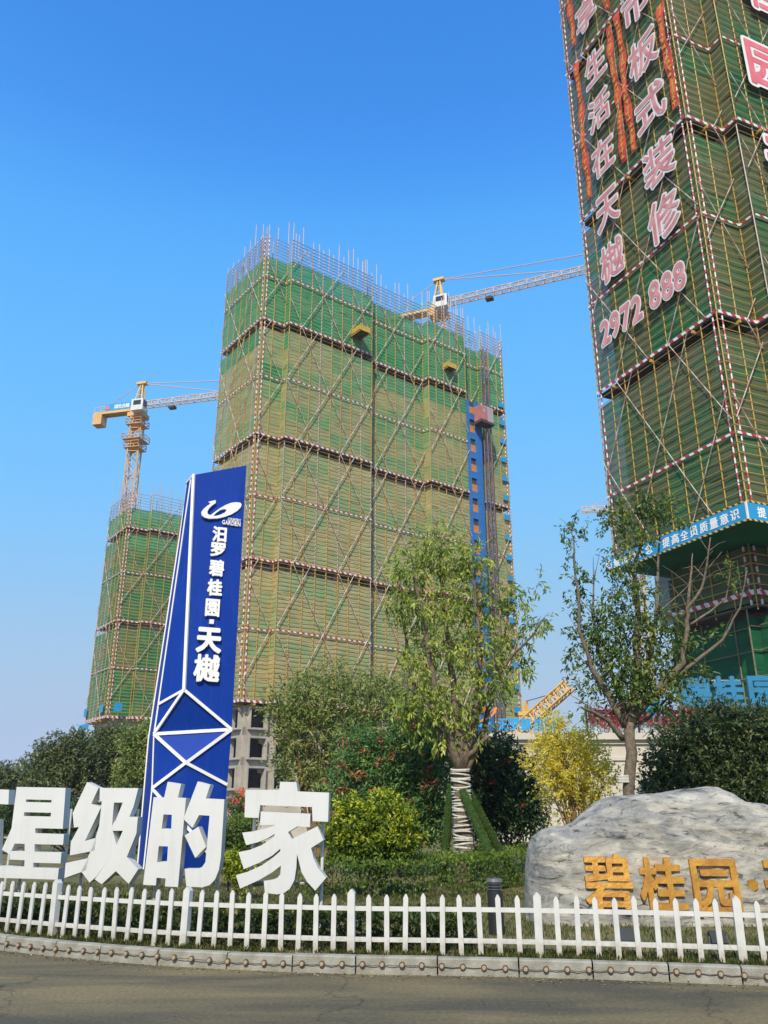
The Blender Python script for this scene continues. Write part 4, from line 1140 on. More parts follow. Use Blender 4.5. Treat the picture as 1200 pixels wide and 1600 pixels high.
# rooftop sign letters
p = at_y(800, 1142, 42.0)
rs = thing('rooftop_sign', 'row of blue raised characters with an orange swoosh standing on the low roof', 'sign', (p.x, 42.0, PZ))
for ch, px in zip('汨罗碧桂园', (786, 803, 821, 841, 860)):
    c = at_y(px, 1132 , 42.0) - rs.location
    lettering('sign_character', ch, M_skyblue, rs, c, (1, 0, 0), (0, 0, 1), 0.52, 0.62, 0.08, 0.035)
def swoosh(parent, c, k, m1, m2):
    l1 = [[(-0.9*k, -0.5*k), (-0.1*k, 0.05*k), (0.55*k, 0.75*k), (0.85*k, 0.8*k), (0.7*k, 0.35*k), (0.2*k, -0.15*k), (-0.3*k, -0.45*k)], [(0.0*k, 0.02*k), (0.35*k, 0.2*k), (0.55*k, 0.55*k), (0.3*k, 0.4*k)]]
    link('emblem', outline_mesh('emblem', l1, m1, c, (1, 0, 0), (0, 0, 1), 0.1), parent, c)
    l2 = [[(-1.2*k, -0.9*k), (-0.4*k, -0.55*k), (0.3*k, -0.5*k), (0.0*k, -0.8*k), (-0.3*k, -1.3*k), (-0.6*k, -0.95*k)]]
    link('emblem', outline_mesh('emblem', l2, m2, c, (1, 0, 0), (0, 0, 1), 0.1), parent, c)
M_emblem = mat('orange_emblem', (0.68, 0.16, 0.02), 0.5, col2=(0.72, 0.30, 0.02), scale=2)
swoosh(rs, at_y(763, 1119, 42.0) - rs.location, 0.55, M_emblem, M_skyblue)
for px in (778, 800, 820, 842, 862):
    c = at_y(px, 1142, 42.05) - rs.location
    rod('sign_post', (c.x, 0.08, 0), (c.x, 0.08, c.z + 0.5), 0.03, M_grey, rs)

# big blue sign in front of the right tower
YS = 35.0
p = at_y(1137, 1100, YS)
bs = thing('frame_sign', 'three large blue characters on white frames in front of the green screen', 'sign', (p.x, YS, GZ))
for ch, px in (('碧', 1086), ('桂', 1137), ('园', 1193)):
    c = at_y(px, 1082, YS) - bs.location
    lettering('sign_character', ch, M_signblue, bs, c, (1, 0, 0), (0, 0, 1), 1.3, 1.35, 0.12, 0.035)
    for dx in (-0.45, 0.45): rod('frame_post', (c.x + dx, 0.05, 0), (c.x + dx, 0.05, c.z + 0.55), 0.035, M_steel, bs)
    for dz in (-0.5, 0.5): rod('frame_rail', (c.x - 0.6, 0.05, c.z + dz), (c.x + 0.6, 0.05, c.z + dz), 0.03, M_steel, bs)
YE = 37.0
p = at_y(1020, 1120, YE)
es = thing('emblem_sign', 'red and yellow swan emblem with blue tail on a post seen through the tree', 'sign', (p.x, YE, 0))
swoosh(es, at_y(1026, 1078, YE) - es.location, 0.95, M_emblem, M_skyblue)
rod('frame_post', (0.35, 0.15, 0), (0.35, 0.15, 6.5), 0.06, M_grey, es)

# ================================================================== BLUE MONUMENT
st_o = Vector((-5.6, 25.0, GZ))
stele = thing('monument_pylon', 'tall faceted blue pylon with white edges, swan emblem and white characters', 'monument', st_o)
def sp(x, y, dy=0.0): return at_y(x, y, 25.0 + dy) - st_o
zb = -0.05
TL = sp(303, 742, -0.35); TR = sp(385, 727, 0.15); TB = sp(292, 755, 0.45); TB2 = sp(288, 792, 0.6)
A1 = sp(288, 1078, -0.45); Rm = sp(362, 1140, 0.05); Lm_ = sp(241, 1147, -0.15); C2 = sp(291, 1192, -0.5); L3 = sp(238, 1232, -0.2); R3 = sp(355, 1226, 0.05)
BB = sp(232.5, 1153, 0.55)
BLf = sp(226, 1362, -0.2); BLf = Vector((BLf.x - 0.03, BLf.y, zb)); BRf = sp(343, 1375, 0.0); BRf = Vector((BRf.x, BRf.y, zb)); BBk = sp(215, 1356, 0.55); BBk.z = zb
C4 = sp(300, 1300, -0.45)
def panel(pts, m=M_blue, nm='facet_panel'):
    c = Vector((0, 0, 0))
    return MB().add(pts, [tuple(range(len(pts)))]).build(nm, m, stele)
panel([A1, Rm, TR, TL])                       # front, with lettering
panel([Lm_, A1, TL]); 
panel([BB, Lm_, TL, TB, TB2])                      # narrow left side
panel([Lm_, Rm, A1]); panel([Lm_, C2, Rm]); panel([L3, C2, Lm_]); panel([C2, R3, Rm])
panel([L3, C4, C2]); panel([C4, R3, C2]); panel([L3, BLf, C4]); panel([C4, BLf, BRf]); panel([C4, BRf, R3])
panel([BBk, BLf, L3, Lm_, BB])
bk = 1.7
TRb = TR + Vector((-0.5, bk, 0.0)); Rmb = Rm + Vector((-0.5, bk, 0)); BRb = BRf + Vector((-0.5, bk, 0)); TBb = TB + Vector((0.25, bk * 0.6, 0)); BBb = BBk + Vector((0.4, bk * 0.6, 0))
panel([R3, BRf, BRb, Rmb, TRb, TR, Rm], nm='side_panel'); panel([TRb, BRb, BBb, TBb], nm='back_panel'); panel([TBb, BBb, BBk, BB, TB2, TB], nm='side_panel'); panel([TL, TR, TRb, TBb, TB], nm='top_panel')
def trim(a, c, w_=0.10):
    a = Vector(a); c = Vector(c)
    off = Vector((0, -0.03, 0))
    rod('edge_trim', a + off, c + off, 0, M_trim, stele, square=(w_ * 0.5, w_ * 0.72))
for a, c, w_ in ((TL, A1, 0.13), (A1, Rm, 0.12), (A1, Lm_, 0.11), (Lm_, Rm, 0.13), (Lm_, R3, 0.0), (Lm_, C2, 0.12), (C2, R3, 0.12), (Rm, C2, 0.12), (C2, L3, 0.12), (L3, C4, 0.11), (C4, BRf, 0.09),
                 (TL, TB, 0.09), (TB, TB2, 0.05), (TB2, BB, 0.05), (BB, BBk, 0.05), (TL.lerp(TB, 0.4), Lm_, 0.06), (Lm_, L3, 0.05), (L3, BLf, 0.05)):
    if w_: trim(a, c, w_)
trim(Lm_.lerp(TL, 0.105), A1, 0.10)
# lettering on the front facet
fn = (TL - A1).cross(Rm - A1).normalized()
if fn.y > 0: fn = -fn
f_right = Vector((-fn.y, fn.x, 0)).normalized(); 
if f_right.x < 0: f_right = -f_right
f_up = (-fn).cross(f_right) * -1
f_up = fn.cross(f_right)
if f_up.z < 0: f_up = -f_up
def on_front(px, py): return at_plane(px, py, st_o + A1, fn) - st_o
for ch, px, py, w_, h_, bd in (('汨', 342, 836.5, 22, 25, .04), ('罗', 339.5, 860.5, 23, 23, .04), ('碧', 337.6, 889, 23, 27, .035), ('桂', 334.5, 919.5, 23, 27, .04), ('園', 331, 951, 22, 28, .03), ('天', 325.5, 1001.5, 39, 40, .045), ('樾', 322, 1045, 40, 43, .028)):
    c = on_front(px, py); k = m_per_px(c + st_o)
    lettering('raised_character', ch, M_letterwhite, stele, c + fn * 0.06, f_right, f_up, w_ * k, h_ * k, 0.07, bd)
c = on_front(329.7, 972.5); k = m_per_px(c + st_o)
qd = Matrix((f_right, f_up, fn)).transposed().to_4x4(); 
MB().box((-3.4*k, -3.4*k, 0.02), (3.4*k, 3.4*k, 0.12), qd).build('raised_dot', M_letterwhite, stele, c)
zx = lambda X, Y: (220 + X / 4.211, 720 + Y / 4.211)
def loop2d(pts, cen):
    out = []
    for X, Y in pts:
        q = on_front(*zx(X, Y)) - cen; out.append((q.dot(f_right), q.dot(f_up)))
    return out
cen = on_front(*zx(525, 335))
swan = [(487,268),(470,272),(440,280),(455,291),(432,306),(408,326),(394,346),(397,368),(414,382),(445,390),(500,388),(545,378),(590,362),(630,338),(652,315),(658,298),(650,286),(625,282),(590,286),(552,301),(515,322),(480,347),(455,367),(438,362),(432,346),(444,322),(466,302),(488,287)]
hole = [(470,373),(492,350),(520,331),(545,326),(560,331),(548,350),(520,364),(492,371)]
link('swan_emblem', outline_mesh('swan_emblem', [loop2d(swan, cen), loop2d(hole, cen)], M_letterwhite, cen, f_right, f_up, 0.08), stele, cen + fn * 0.14)
for wd, X, Y, wpx, hpx in (('COUNTRY', 610, 398, 20.5, 4.6), ('GARDEN', 590, 420, 29, 7.2)):
    for i, ch in enumerate(wd):
        f = (i + 0.5) / len(wd) - 0.5
        px, py = zx(X, Y)
        c = on_front(px + f * wpx, py + f * wpx * 0.14); k = m_per_px(c + st_o)
        lettering('raised_letter', ch, M_letterwhite, stele, c + fn * 0.10, f_right, f_up, wpx / len(wd) * 0.86 * k, hpx * k, 0.05, 0.02)

# ================================================================== WHITE SLOGAN LETTERS
Z1 = lambda X, Y: (X / 2, 1100 + Y / 2)
jia_roof = [(767,268),(873,268),(875,243),(926,244),(930,273),(1028,277),(1025,368),(977,366),(975,322),(813,316),(808,356),(764,354)]
jia = [(815,336),(970,343),(968,385),(930,382),(900,400),(912,422),(992,382),(1011,425),(972,450),(980,482),(995,515),(1019,543),(985,583),(960,556),(942,525),(928,468),(926,510),(920,550),(905,578),(888,590),(866,595),(828,590),(824,553),(848,550),(866,544),(876,532),(878,505),(850,526),(810,550),(750,577),(737,535),(775,524),(820,503),(855,478),(876,460),(876,452),(850,474),(810,496),(762,516),(745,463),(780,456),(820,440),(858,414),(858,406),(835,420),(805,432),(769,441),(757,402),(790,398),(830,389),(862,378),(813,378)]
de_l = [(524,243),(566,250),(556,292),(581,294),(556,572),(515,570),(518,545),(489,543),(487,567),(447,565),(480,291),(513,292)]
de_h1 = [(511,345),(537,346),(535,391),(505,389)]; de_h2 = [(496,444),(525,445),(522,492),(491,494)]
de_r = [(618,242),(657,253),(643,295),(701,298),(690,480),(684,518),(672,548),(655,566),(632,573),(582,570),(577,515),(618,515),(632,509),(642,494),(655,349),(622,347),(601,387),(573,359)]
de_d = [(577,411),(620,383),(644,446),(610,481)]
ji_a = [(272,244),(308,262),(272,340),(285,312),(316,322),(265,428),(300,418),(296,458),(218,473),(222,430),(247,384),(231,386),(227,341)]
ji_b = [(205,497),(279,481),(268,520),(201,544)]
ji_c = [(312,262),(432,263),(418,318),(404,352),(431,353),(426,405),(396,478),(432,516),(402,562),(362,522),(318,563),(296,548),(334,494),(300,540),(280,558),(254,524),(290,445),(310,380),(318,304),(311,304)]
ji_h1 = [(356,308),(384,308),(362,362),(350,380)]; ji_h2 = [(352,396),(384,396),(364,440)]
xi = [(52,259),(205,262),(196,390),(110,388),(110,404),(200,407),(197,440),(108,438),(108,462),(192,464),(189,498),(104,496),(104,511),(184,513),(180,549),(-8,543),(-5,506),(76,509),(77,488),(30,486),(32,459),(77,460),(77,437),(46,436),(30,470),(6,455),(36,388)]
xi_h1 = [(82,298),(162,300),(160,308),(80,306)]; xi_h2 = [(76,338),(160,340),(158,352),(74,350)]
wu = [(-118,262),(28,268),(26,314),(-38,311),(-44,360),(-8,362),(-14,500),(-12,540),(-140,535),(-138,498),(-102,500),(-96,404),(-125,403),(-122,358),(-92,358),(-88,309),(-120,308)]
wu_h = [(-50,404),(-56,499),(-70,499),(-64,404)]
def slogan_letter(comps, Y, yaw, label, legs, name='slogan_letter'):
    cx = sum(p[0] for p in comps[0][0]) / len(comps[0][0]); cyl = max(p[1] for c in comps for p in c[0])
    r_ = Vector((math.cos(yaw), math.sin(yaw), 0)); n = Vector((math.sin(yaw), -math.cos(yaw), 0))
    P0 = at_y(*Z1(cx, cyl), Y); base = Vector((P0.x, P0.y, GZ))
    t = thing(name, label, 'sign letter', base, 0, 'white slogan letters along the fence')
    for c in comps:
        loops = []
        for lp in c:
            q = [at_plane(*Z1(*p), base, n) - base for p in lp]
            loops.append([(v.dot(r_), v.z) for v in q])
        link('stroke_block', outline_mesh('stroke_block', loops, M_white, base, r_, ZUP, 0.19, bevel=0.004), t)
    zb_ = P0.z - GZ
    for x in legs:
        v = at_plane(*Z1(x, 470), base, n) - base; s_ = v.dot(r_); q = r_ * s_ - n * 0.23
        MB().tube((q.x, q.y, -0.1), (q.x, q.y, zb_ + 1.05), 0.022, n=8).build('support_post', M_fence, t)
    xs = [at_plane(*Z1(x, 470), base, n) - base for x in (legs[0], legs[-1])]
    for zz in (0.12, 0.6):
        qa = r_ * xs[0].dot(r_) - n * 0.23; qb = r_ * xs[1].dot(r_) - n * 0.23
        rod('cross_bar', (qa.x, qa.y, zb_ + zz), (qb.x, qb.y, zb_ + zz), 0.018, M_fence, t)
slogan_letter([[jia_roof], [jia]], 12.3, R(-4), 'rightmost white block letter with a roof-shaped top, standing clear of the pylon', (778, 1000))
slogan_letter([[de_l, de_h1, de_h2], [de_r], [de_d]], 12.7, R(-5), 'white block letter of two narrow halves directly before the blue pylon', (477, 672))
slogan_letter([[ji_a], [ji_b], [ji_c, ji_h1, ji_h2]], 13.4, R(-6), 'white block letter with crossing slanted strokes just left of the pylon', (240, 400))
slogan_letter([[xi, xi_h1, xi_h2]], 14.2, R(-7), 'white block letter with stacked horizontal bars, second from the left edge', (50, 185))
slogan_letter([[wu, wu_h]], 15.0, R(-8), 'white block letter mostly cut off by the left picture edge', (-110, 5))

# ================================================================== BOULDER WITH GOLD CHARACTERS
YB = 13.6
def stone():
    prof = [(824,1440),(824,1410),(825,1375),(829,1335),(836,1312),(850,1299),(866,1294),(884,1293),(902,1287),(920,1272),(940,1256),(962,1246),(1000,1243),(1040,1240),(1075,1233),(1105,1229),(1125,1229),(1145,1237),(1165,1250),(1200,1257),(1240,1268),(1290,1285),(1330,1330),(1345,1390),(1350,1440)]
    W = [at_y(x, y, YB) for x, y in prof]
    xs = np.array([p.x for p in W]); zs = np.array([max(p.z, GZ) for p in W])
    for i in range(1, len(xs)): xs[i] = max(xs[i], xs[i - 1] + 1e-4)
    x0, x1 = xs[0], xs[-1]
    nx, na = 190, 110
    vs = []
    def topz(x): return float(np.interp(x, xs, zs))
    def fbm(p, sc, oc=4):
        from mathutils import noise
        return noise.fractal(Vector(p) * sc, 0.9, 2.1, oc)
    for i in range(nx + 1):
        f = i / nx; f2 = 0.5 - 0.5 * math.cos(math.pi * f); x = x0 + (x1 - x0) * (0.5 * f + 0.5 * f2)
        zt = topz(x); e = min(1.0, ((x - x0) / 0.75)); e2 = min(1.0, (x1 - x) / 0.75); k = (max(0.0, 1 - (1 - min(e, e2)) ** 2)) ** 0.5
        hd = 0.06 + 0.74 * k
        for j in range(na):
            # upper half ring from front foot over the top to the back foot
            t = math.pi * j / (na - 1); ct, st_ = math.cos(t), math.sin(t)
            ex = 0.62
            yy = -abs(ct) ** ex * math.copysign(1, ct) * hd; zz = abs(st_) ** 0.55
            z = GZ - 0.12 + (zt - GZ + 0.12) * zz
            lean = 0.10 * (z - GZ)                      # front slopes back a little
            p = Vector((x, yy + lean + 0.1, z))
            rg = 1 - abs(fbm((p.x * 0.8 + 4, p.y, p.z * 1.3 + p.x * 0.35), 1.9, 3)); dsp = 0.055 * (rg - 0.6) + 0.06 * fbm((p.x, p.y * 1.2, p.z), 1.3) + 0.026 * fbm((p.x + 9, p.y, p.z + p.x * 0.5), 4.2) + 0.011 * fbm((p.x + 3, p.y, p.z), 14, 4)
            nrm = Vector((0, -ct, st_)).normalized()
            if not (0.0 < st_ < 0.02): p = p + nrm * dsp * (1.0 if zz < 0.95 else 0.5)
            vs.append(p)
    fs = [(i*na+j, (i+1)*na+j, (i+1)*na+j+1, i*na+j+1) for i in range(nx) for j in range(na - 1)]
    fs += [tuple(range(na - 1, -1, -1)), tuple(nx * na + j for j in range(na))]
    return vs, fs, (x0 + x1) / 2
sv, sf, scx = stone()
bo = Vector((scx, YB, GZ))
m = bpy.data.materials.new('veined_grey_marble'); m.use_nodes = True
t = m.node_tree; p = t.nodes['Principled BSDF']; p.inputs['Roughness'].default_value = 0.62
tc = t.nodes.new('ShaderNodeTexCoord')
mp = t.nodes.new('ShaderNodeMapping'); mp.inputs['Rotation'].default_value = (0, R(-24), 0); mp.inputs['Scale'].default_value = (0.75, 0.9, 2.3)
t.links.new(tc.outputs['Object'], mp.inputs[0])
nw = t.nodes.new('ShaderNodeTexNoise'); nw.inputs['Scale'].default_value = 1.0; nw.inputs['Detail'].default_value = 3
t.links.new(mp.outputs[0], nw.inputs['Vector'])
mxv = t.nodes.new('ShaderNodeMix'); mxv.data_type = 'VECTOR'; mxv.inputs['Factor'].default_value = 0.66
t.links.new(mp.outputs[0], mxv.inputs[4]); t.links.new(nw.outputs['Color'], mxv.inputs[5])
n1 = t.nodes.new('ShaderNodeTexNoise'); n1.inputs['Scale'].default_value = 7.5; n1.inputs['Detail'].default_value = 14; n1.inputs['Roughness'].default_value = 0.80; n1.inputs['Distortion'].default_value = 0.7
t.links.new(mxv.outputs[1], n1.inputs['Vector'])
r1 = t.nodes.new('ShaderNodeValToRGB'); e = r1.color_ramp.elements
e[0].position = 0.33; e[0].color = (0.075, 0.074, 0.07, 1); e[1].position = 0.68; e[1].color = (0.50, 0.475, 0.425, 1)
x_ = e.new(0.43); x_.color = (0.26, 0.255, 0.235, 1); x_ = e.new(0.52); x_.color = (0.37, 0.355, 0.32, 1)
t.links.new(n1.outputs['Fac'], r1.inputs[0])
n2 = t.nodes.new('ShaderNodeTexNoise'); n2.inputs['Scale'].default_value = 15; n2.inputs['Detail'].default_value = 8; n2.inputs['Roughness'].default_value = 0.72
t.links.new(mxv.outputs[1], n2.inputs['Vector'])
r2 = t.nodes.new('ShaderNodeValToRGB'); e = r2.color_ramp.elements; e[0].position = 0.375; e[0].color = (0.10, 0.10, 0.10, 1); e[1].position = 0.425; e[1].color = (1, 1, 1, 1)
t.links.new(n2.outputs['Fac'], r2.inputs[0])
mm = t.nodes.new('ShaderNodeMix'); mm.data_type = 'RGBA'; mm.blend_type = 'MULTIPLY'; mm.inputs['Factor'].default_value = 0.8
t.links.new(r1.outputs[0], mm.inputs['A']); t.links.new(r2.outputs[0], mm.inputs['B'])
n4 = t.nodes.new('ShaderNodeTexNoise'); n4.inputs['Scale'].default_value = 1.7; n4.inputs['Detail'].default_value = 4; n4.inputs['Distortion'].default_value = 1.2
t.links.new(mp.outputs[0], n4.inputs['Vector'])
r4 = t.nodes.new('ShaderNodeValToRGB'); r4.color_ramp.elements[0].position = 0.38; r4.color_ramp.elements[0].color = (0.74, 0.75, 0.76, 1); r4.color_ramp.elements[1].position = 0.62; r4.color_ramp.elements[1].color = (1.30, 1.25, 1.15, 1)
t.links.new(n4.outputs['Fac'], r4.inputs[0])
m4 = t.nodes.new('ShaderNodeMix'); m4.data_type = 'RGBA'; m4.blend_type = 'MULTIPLY'; m4.inputs['Factor'].default_value = 1.0
t.links.new(mm.outputs['Result'], m4.inputs['A']); t.links.new(r4.outputs[0], m4.inputs['B']); t.links.new(m4.outputs['Result'], p.inputs['Base Color'])
bp = t.nodes.new('ShaderNodeBump'); bp.inputs['Strength'].default_value = 0.9; bp.inputs['Distance'].default_value = 0.05
t.links.new(n1.outputs['Fac'], bp.inputs['Height'])
bp2 = t.nodes.new('ShaderNodeBump'); bp2.inputs['Strength'].default_value = 0.5; bp2.inputs['Distance'].default_value = 0.02
t.links.new(r2.outputs[0], bp2.inputs['Height']); t.links.new(bp.outputs[0], bp2.inputs['Normal']); t.links.new(bp2.outputs[0], p.inputs['Normal'])
M_stone = m
bould = MB().add([v + Vector((0, YB, 0)) - bo for v in sv], sf).build('name_boulder', M_stone, smooth=True)
bould.location = bo
tag(bould, 'big pale grey veined boulder with carved gold characters on the lawn', 'boulder')
front = [(v.x - scx, v.y, v.z - GZ) for v in sv if v.y < 0.15]
FA = np.array(front)
def stone_y(x, z):
    d = (FA[:, 0] - x) ** 2 + (FA[:, 2] - z) ** 2; i = np.argsort(d)[:5]; w_ = 1 / (d[i] + 1e-4)
    return float((FA[i, 1] * w_).sum() / w_.sum())
for ch, px, py, w_, h_, bd in (('碧', 948, 1376, 74, 78, .020), ('桂', 1032, 1381, 72, 78, .024), ('园', 1115, 1386, 70, 82, .022), ('天', 1228, 1388, 74, 82, .024)):
    c = at_y(px, py, YB - 0.6) - bo; k = m_per_px(c + bo); y0 = c.y
    def warp(P, q, c=c, y0=y0):
        gx, gz = np.meshgrid(np.linspace(P[:, 0].min(), P[:, 0].max(), 9), np.linspace(P[:, 2].min(), P[:, 2].max(), 9))
        gx = gx.ravel(); gz = gz.ravel(); gy = np.array([stone_y(c.x + a, c.z + b_) for a, b_ in zip(gx, gz)])
        A_ = np.stack([np.ones_like(gx), gx, gz], 1); co = np.linalg.lstsq(A_, gy, rcond=None)[0]
        low = (gy - A_ @ co).min()
        P[:, 1] = np.stack([np.ones(len(P)), P[:, 0], P[:, 2]], 1) @ co - y0 + np.where(q[:, 2] > 0.01, max(low, -0.07) - 0.010, 0.08)
        return P
    lettering('gold_character', ch, M_gold, bould, c, (1, 0, 0), (0, 0, 1), w_ * k, h_ * k, 0.05, bd, warp=warp)
c = at_y(1172, 1382, YB - 0.6) - bo
MB().tube((0, 0.1, 0), (0, -0.03, 0), 0.075, n=16).build('gold_dot', M_gold, bould, (c.x, stone_y(c.x, c.z), c.z))

# ================================================================== TREES AND SHRUBS
L_tree = leaf_mat('drooping_leaf', [(0, (0.103, 0.162, 0.030)), (0.45, (0.254, 0.342, 0.059)), (0.8, (0.505, 0.564, 0.103)), (1, (0.801, 0.769, 0.209))])
L_tree2 = leaf_mat('dark_glossy_leaf', [(0, (0.041, 0.088, 0.018)), (0.5, (0.108, 0.181, 0.036)), (0.85, (0.271, 0.320, 0.065)), (1, (0.514, 0.514, 0.155))], rough=0.35)
L_phot = leaf_mat('photinia_leaf', [(0, (0.053, 0.133, 0.040)), (0.55, (0.149, 0.284, 0.075)), (0.9, (0.300, 0.432, 0.115)), (0.94, (0.850, 0.099, 0.099)), (1, (0.850, 0.166, 0.133))], rough=0.35)
L_phot2 = leaf_mat('dark_photinia_leaf', [(0, (0.020, 0.051, 0.020)), (0.55, (0.054, 0.109, 0.034)), (0.92, (0.128, 0.185, 0.059)), (0.955, (0.486, 0.039, 0.059)), (1, (0.699, 0.059, 0.078))], rough=0.35)
L_loose = leaf_mat('loose_shrub_leaf', [(0, (0.100, 0.157, 0.039)), (0.5, (0.229, 0.300, 0.076)), (0.9, (0.429, 0.458, 0.129)), (1, (0.715, 0.486, 0.200))])
L_yg = leaf_mat('yellow_green_leaf', [(0, (0.064, 0.130, 0.014)), (0.45, (0.184, 0.270, 0.022)), (0.75, (0.560, 0.560, 0.032)), (1, (0.850, 0.850, 0.043))])
L_gold = leaf_mat('autumn_yellow_leaf', [(0, (0.52, 0.42, 0.05)), (0.3, (0.74, 0.63, 0.08)), (0.75, (0.84, 0.77, 0.15)), (1, (0.86, 0.83, 0.30))], trans=0.6)
L_dark = leaf_mat('camellia_leaf', [(0, (0.025, 0.056, 0.021)), (0.55, (0.078, 0.118, 0.036)), (0.9, (0.181, 0.220, 0.066)), (1, (0.360, 0.258, 0.129))], rough=0.4)
L_hedge = leaf_mat('hedge_leaf', [(0, (0.053, 0.105, 0.016)), (0.5, (0.126, 0.210, 0.030)), (1, (0.294, 0.357, 0.053))])
L_far = leaf_mat('distant_leaf', [(0, (0.052, 0.087, 0.036)), (0.5, (0.133, 0.170, 0.062)), (1, (0.309, 0.323, 0.116))])
L_grass = leaf_mat('grass_blade', [(0, (0.040, 0.065, 0.010)), (0.55, (0.085, 0.105, 0.018)), (1, (0.22, 0.19, 0.06))])

def limb(b, pts, r0, r1, n=7):
    pts = [Vector(p) for p in pts]; out = []
    for i in range(len(pts) - 1):
        for k in range(3):
            out.append(pts[i].lerp(pts[i + 1], k / 3))
    out.append(pts[-1])
    out = [q + Vector((random.uniform(-1, 1), random.uniform(-1, 1), 0)) * r0 * 0.30 if 0 < i < len(out) - 1 else q for i, q in enumerate(out)]
    m_ = len(out) - 1
    b.poly(out, [r0 + (r1 - r0) * (i / m_) ** 0.8 for i in range(m_ + 1)], n)
    return out
def px_limb(b, org, Y, pts, r0, r1, dy=0.0, twigs=0):
    P = [at_y(x, y, Y + dy * i / max(1, len(pts) - 1)) - org for i, (x, y) in enumerate(pts)]
    out = limb(b, P, r0, r1)
    for k in range(twigs):
        i = random.randrange(len(out) // 3, len(out)); a = out[i]
        d = Vector((random.uniform(-1, 1), random.uniform(-0.8, 0.8), random.uniform(0.3, 1.3))).normalized() * random.uniform(0.35, 0.9)
        limb(b, [a, a + d * 0.55 + Vector((0, 0, 0.04)), a + d], max(r1 * 0.8, 0.008), 0.004, 5)

# central tree
YT = 20.0
c0 = at_y(723, 1385, YT); org = Vector((c0.x, YT, GZ))
t1 = thing('leafy_tree', 'mid-height tree with droopy light green leaves and white-striped wrapped trunk', 'tree', org)
b = MB()
trunk = [at_y(x, y, YT) - org for x, y in ((723, 1392), (725, 1330), (722, 1260), (719, 1200))]
limb(b, trunk, 0.20, 0.19, 12)
for pts, r0, r1, dy, tw in ([((719,1205),(700,1140),(680,1080),(668,1000),(650,920),(640,860)), .13, .02, -.6, 6],
                        [((716,1200),(690,1150),(660,1110),(640,1050),(628,960),(622,900)), .11, .018, .7, 6],
                        [((722,1200),(712,1100),(700,1010),(692,930),(688,850)), .13, .02, .3, 7],
                        [((724,1200),(742,1120),(748,1040),(745,950),(738,860)), .12, .018, -.3, 7],
                        [((728,1205),(755,1140),(775,1060),(790,990),(800,920)), .10, .015, .8, 6],
                        [((742,1120),(765,1075),(795,1030),(825,1000),(852,965)), .07, .012, -.8, 7],
                        [((730,1185),(748,1165),(762,1150)), .07, .05, -.3, 0],
                        [((700,1140),(660,1090),(630,1070)), .06, .012, -.9, 4]):
    px_limb(b, org, YT, pts, r0, r1, dy, tw)
b.build('trunk', M_bark, t1, smooth=True)
bl = [blob_px(*q, YT, None) for q in ((640,885,30,48),(690,858,40,45),(735,872,34,42),(628,945,22,36),(662,950,40,42),(716,940,36,40),(764,945,28,38),(800,935,24,26),(700,1010,40,36),(650,1030,34,36),(758,1012,40,36),(662,1090,48,38),(720,1090,44,40),(772,1065,34,36),(806,1040,20,26),(690,1140,44,26),(742,1142,22,22),(836,912,12,12),(828,975,22,20),(850,968,12,16),(815,1000,20,18),(640,1110,30,24))]
bl = [(c_, (r_[0] * .86, r_[1], r_[2] * .86)) for c_, r_, *_ in bl]
foliage('crown', bl, 1150, 9, 0.31, 0.155, L_tree, t1, org, droop=0.55, shell=2.0, upb=0.2, aspect=0.30)
# rope wrap on the trunk
wrap_b = MB()
def trunk_pt(z):
    zs = [p.z for p in trunk]; return Vector((np.interp(z, zs, [p.x for p in trunk]), np.interp(z, zs, [p.y for p in trunk]), z))
for k in range(34):
    z = 0.55 + k * 0.062 + random.uniform(-0.012, 0.012); 
    if z > trunk[-1].z - 0.02: break
    tilt = random.uniform(-0.05, 0.05); r_ = 0.215; pts = []
    for a in range(13):
        th = 2 * math.pi * a / 12; q = trunk_pt(z); pts.append((q.x + math.cos(th) * r_, q.y + math.sin(th) * r_, z + tilt * math.cos(th + k)))
    wb = MB().poly(pts, random.choice([0.014, 0.018, 0.022]), 6, caps=False); wb.build('rope_wrap', M_wrap, t1)
for (fx, fy, tx, ty, Yf, lb) in ((790, 1395, 722, 1235, 18.9, 'green turf-sleeved prop leaning from front right on the wrapped trunk'), (806, 1355, 728, 1230, 20.6, 'green turf-sleeved prop behind the other, ending furthest right'), (690, 1345, 706, 1225, 20.4, 'green turf-sleeved prop on the left of the wrapped trunk')):
    f0 = at_y(fx, fy, Yf); f0.z = GZ - 0.03; t0 = at_y(tx, ty, YT - 0.2 if Yf < 20 else YT + 0.15)
    pr = thing('tree_prop', lb, 'tree prop', f0, 0, 'props round the wrapped tree')
    d = t0 - f0; pts = [d * (k / 10) for k in range(11)]
    MB().poly(pts, [0.085 + random.uniform(-0.008, 0.012) for _ in pts], 10).build('sleeve', M_greenprop, pr, smooth=True)
    n = 2600; ff = rng.random(n); th = rng.random(n) * 6.283; dd = np.array(d.normalized()); o1 = np.array(d.orthogonal().normalized()); o2 = np.cross(dd, o1)
    rad = np.cos(th)[:, None] * o1 + np.sin(th)[:, None] * o2
    pos = ff[:, None] * np.array(d) + rad * 0.083
    link('turf_pile', leaf_mesh('turf_pile', pos, rad + rand_dir(n) * 0.5, rand_dir(n), np.full(n, 0.035), np.full(n, 0.012), rng.random(n), L_hedge), pr)

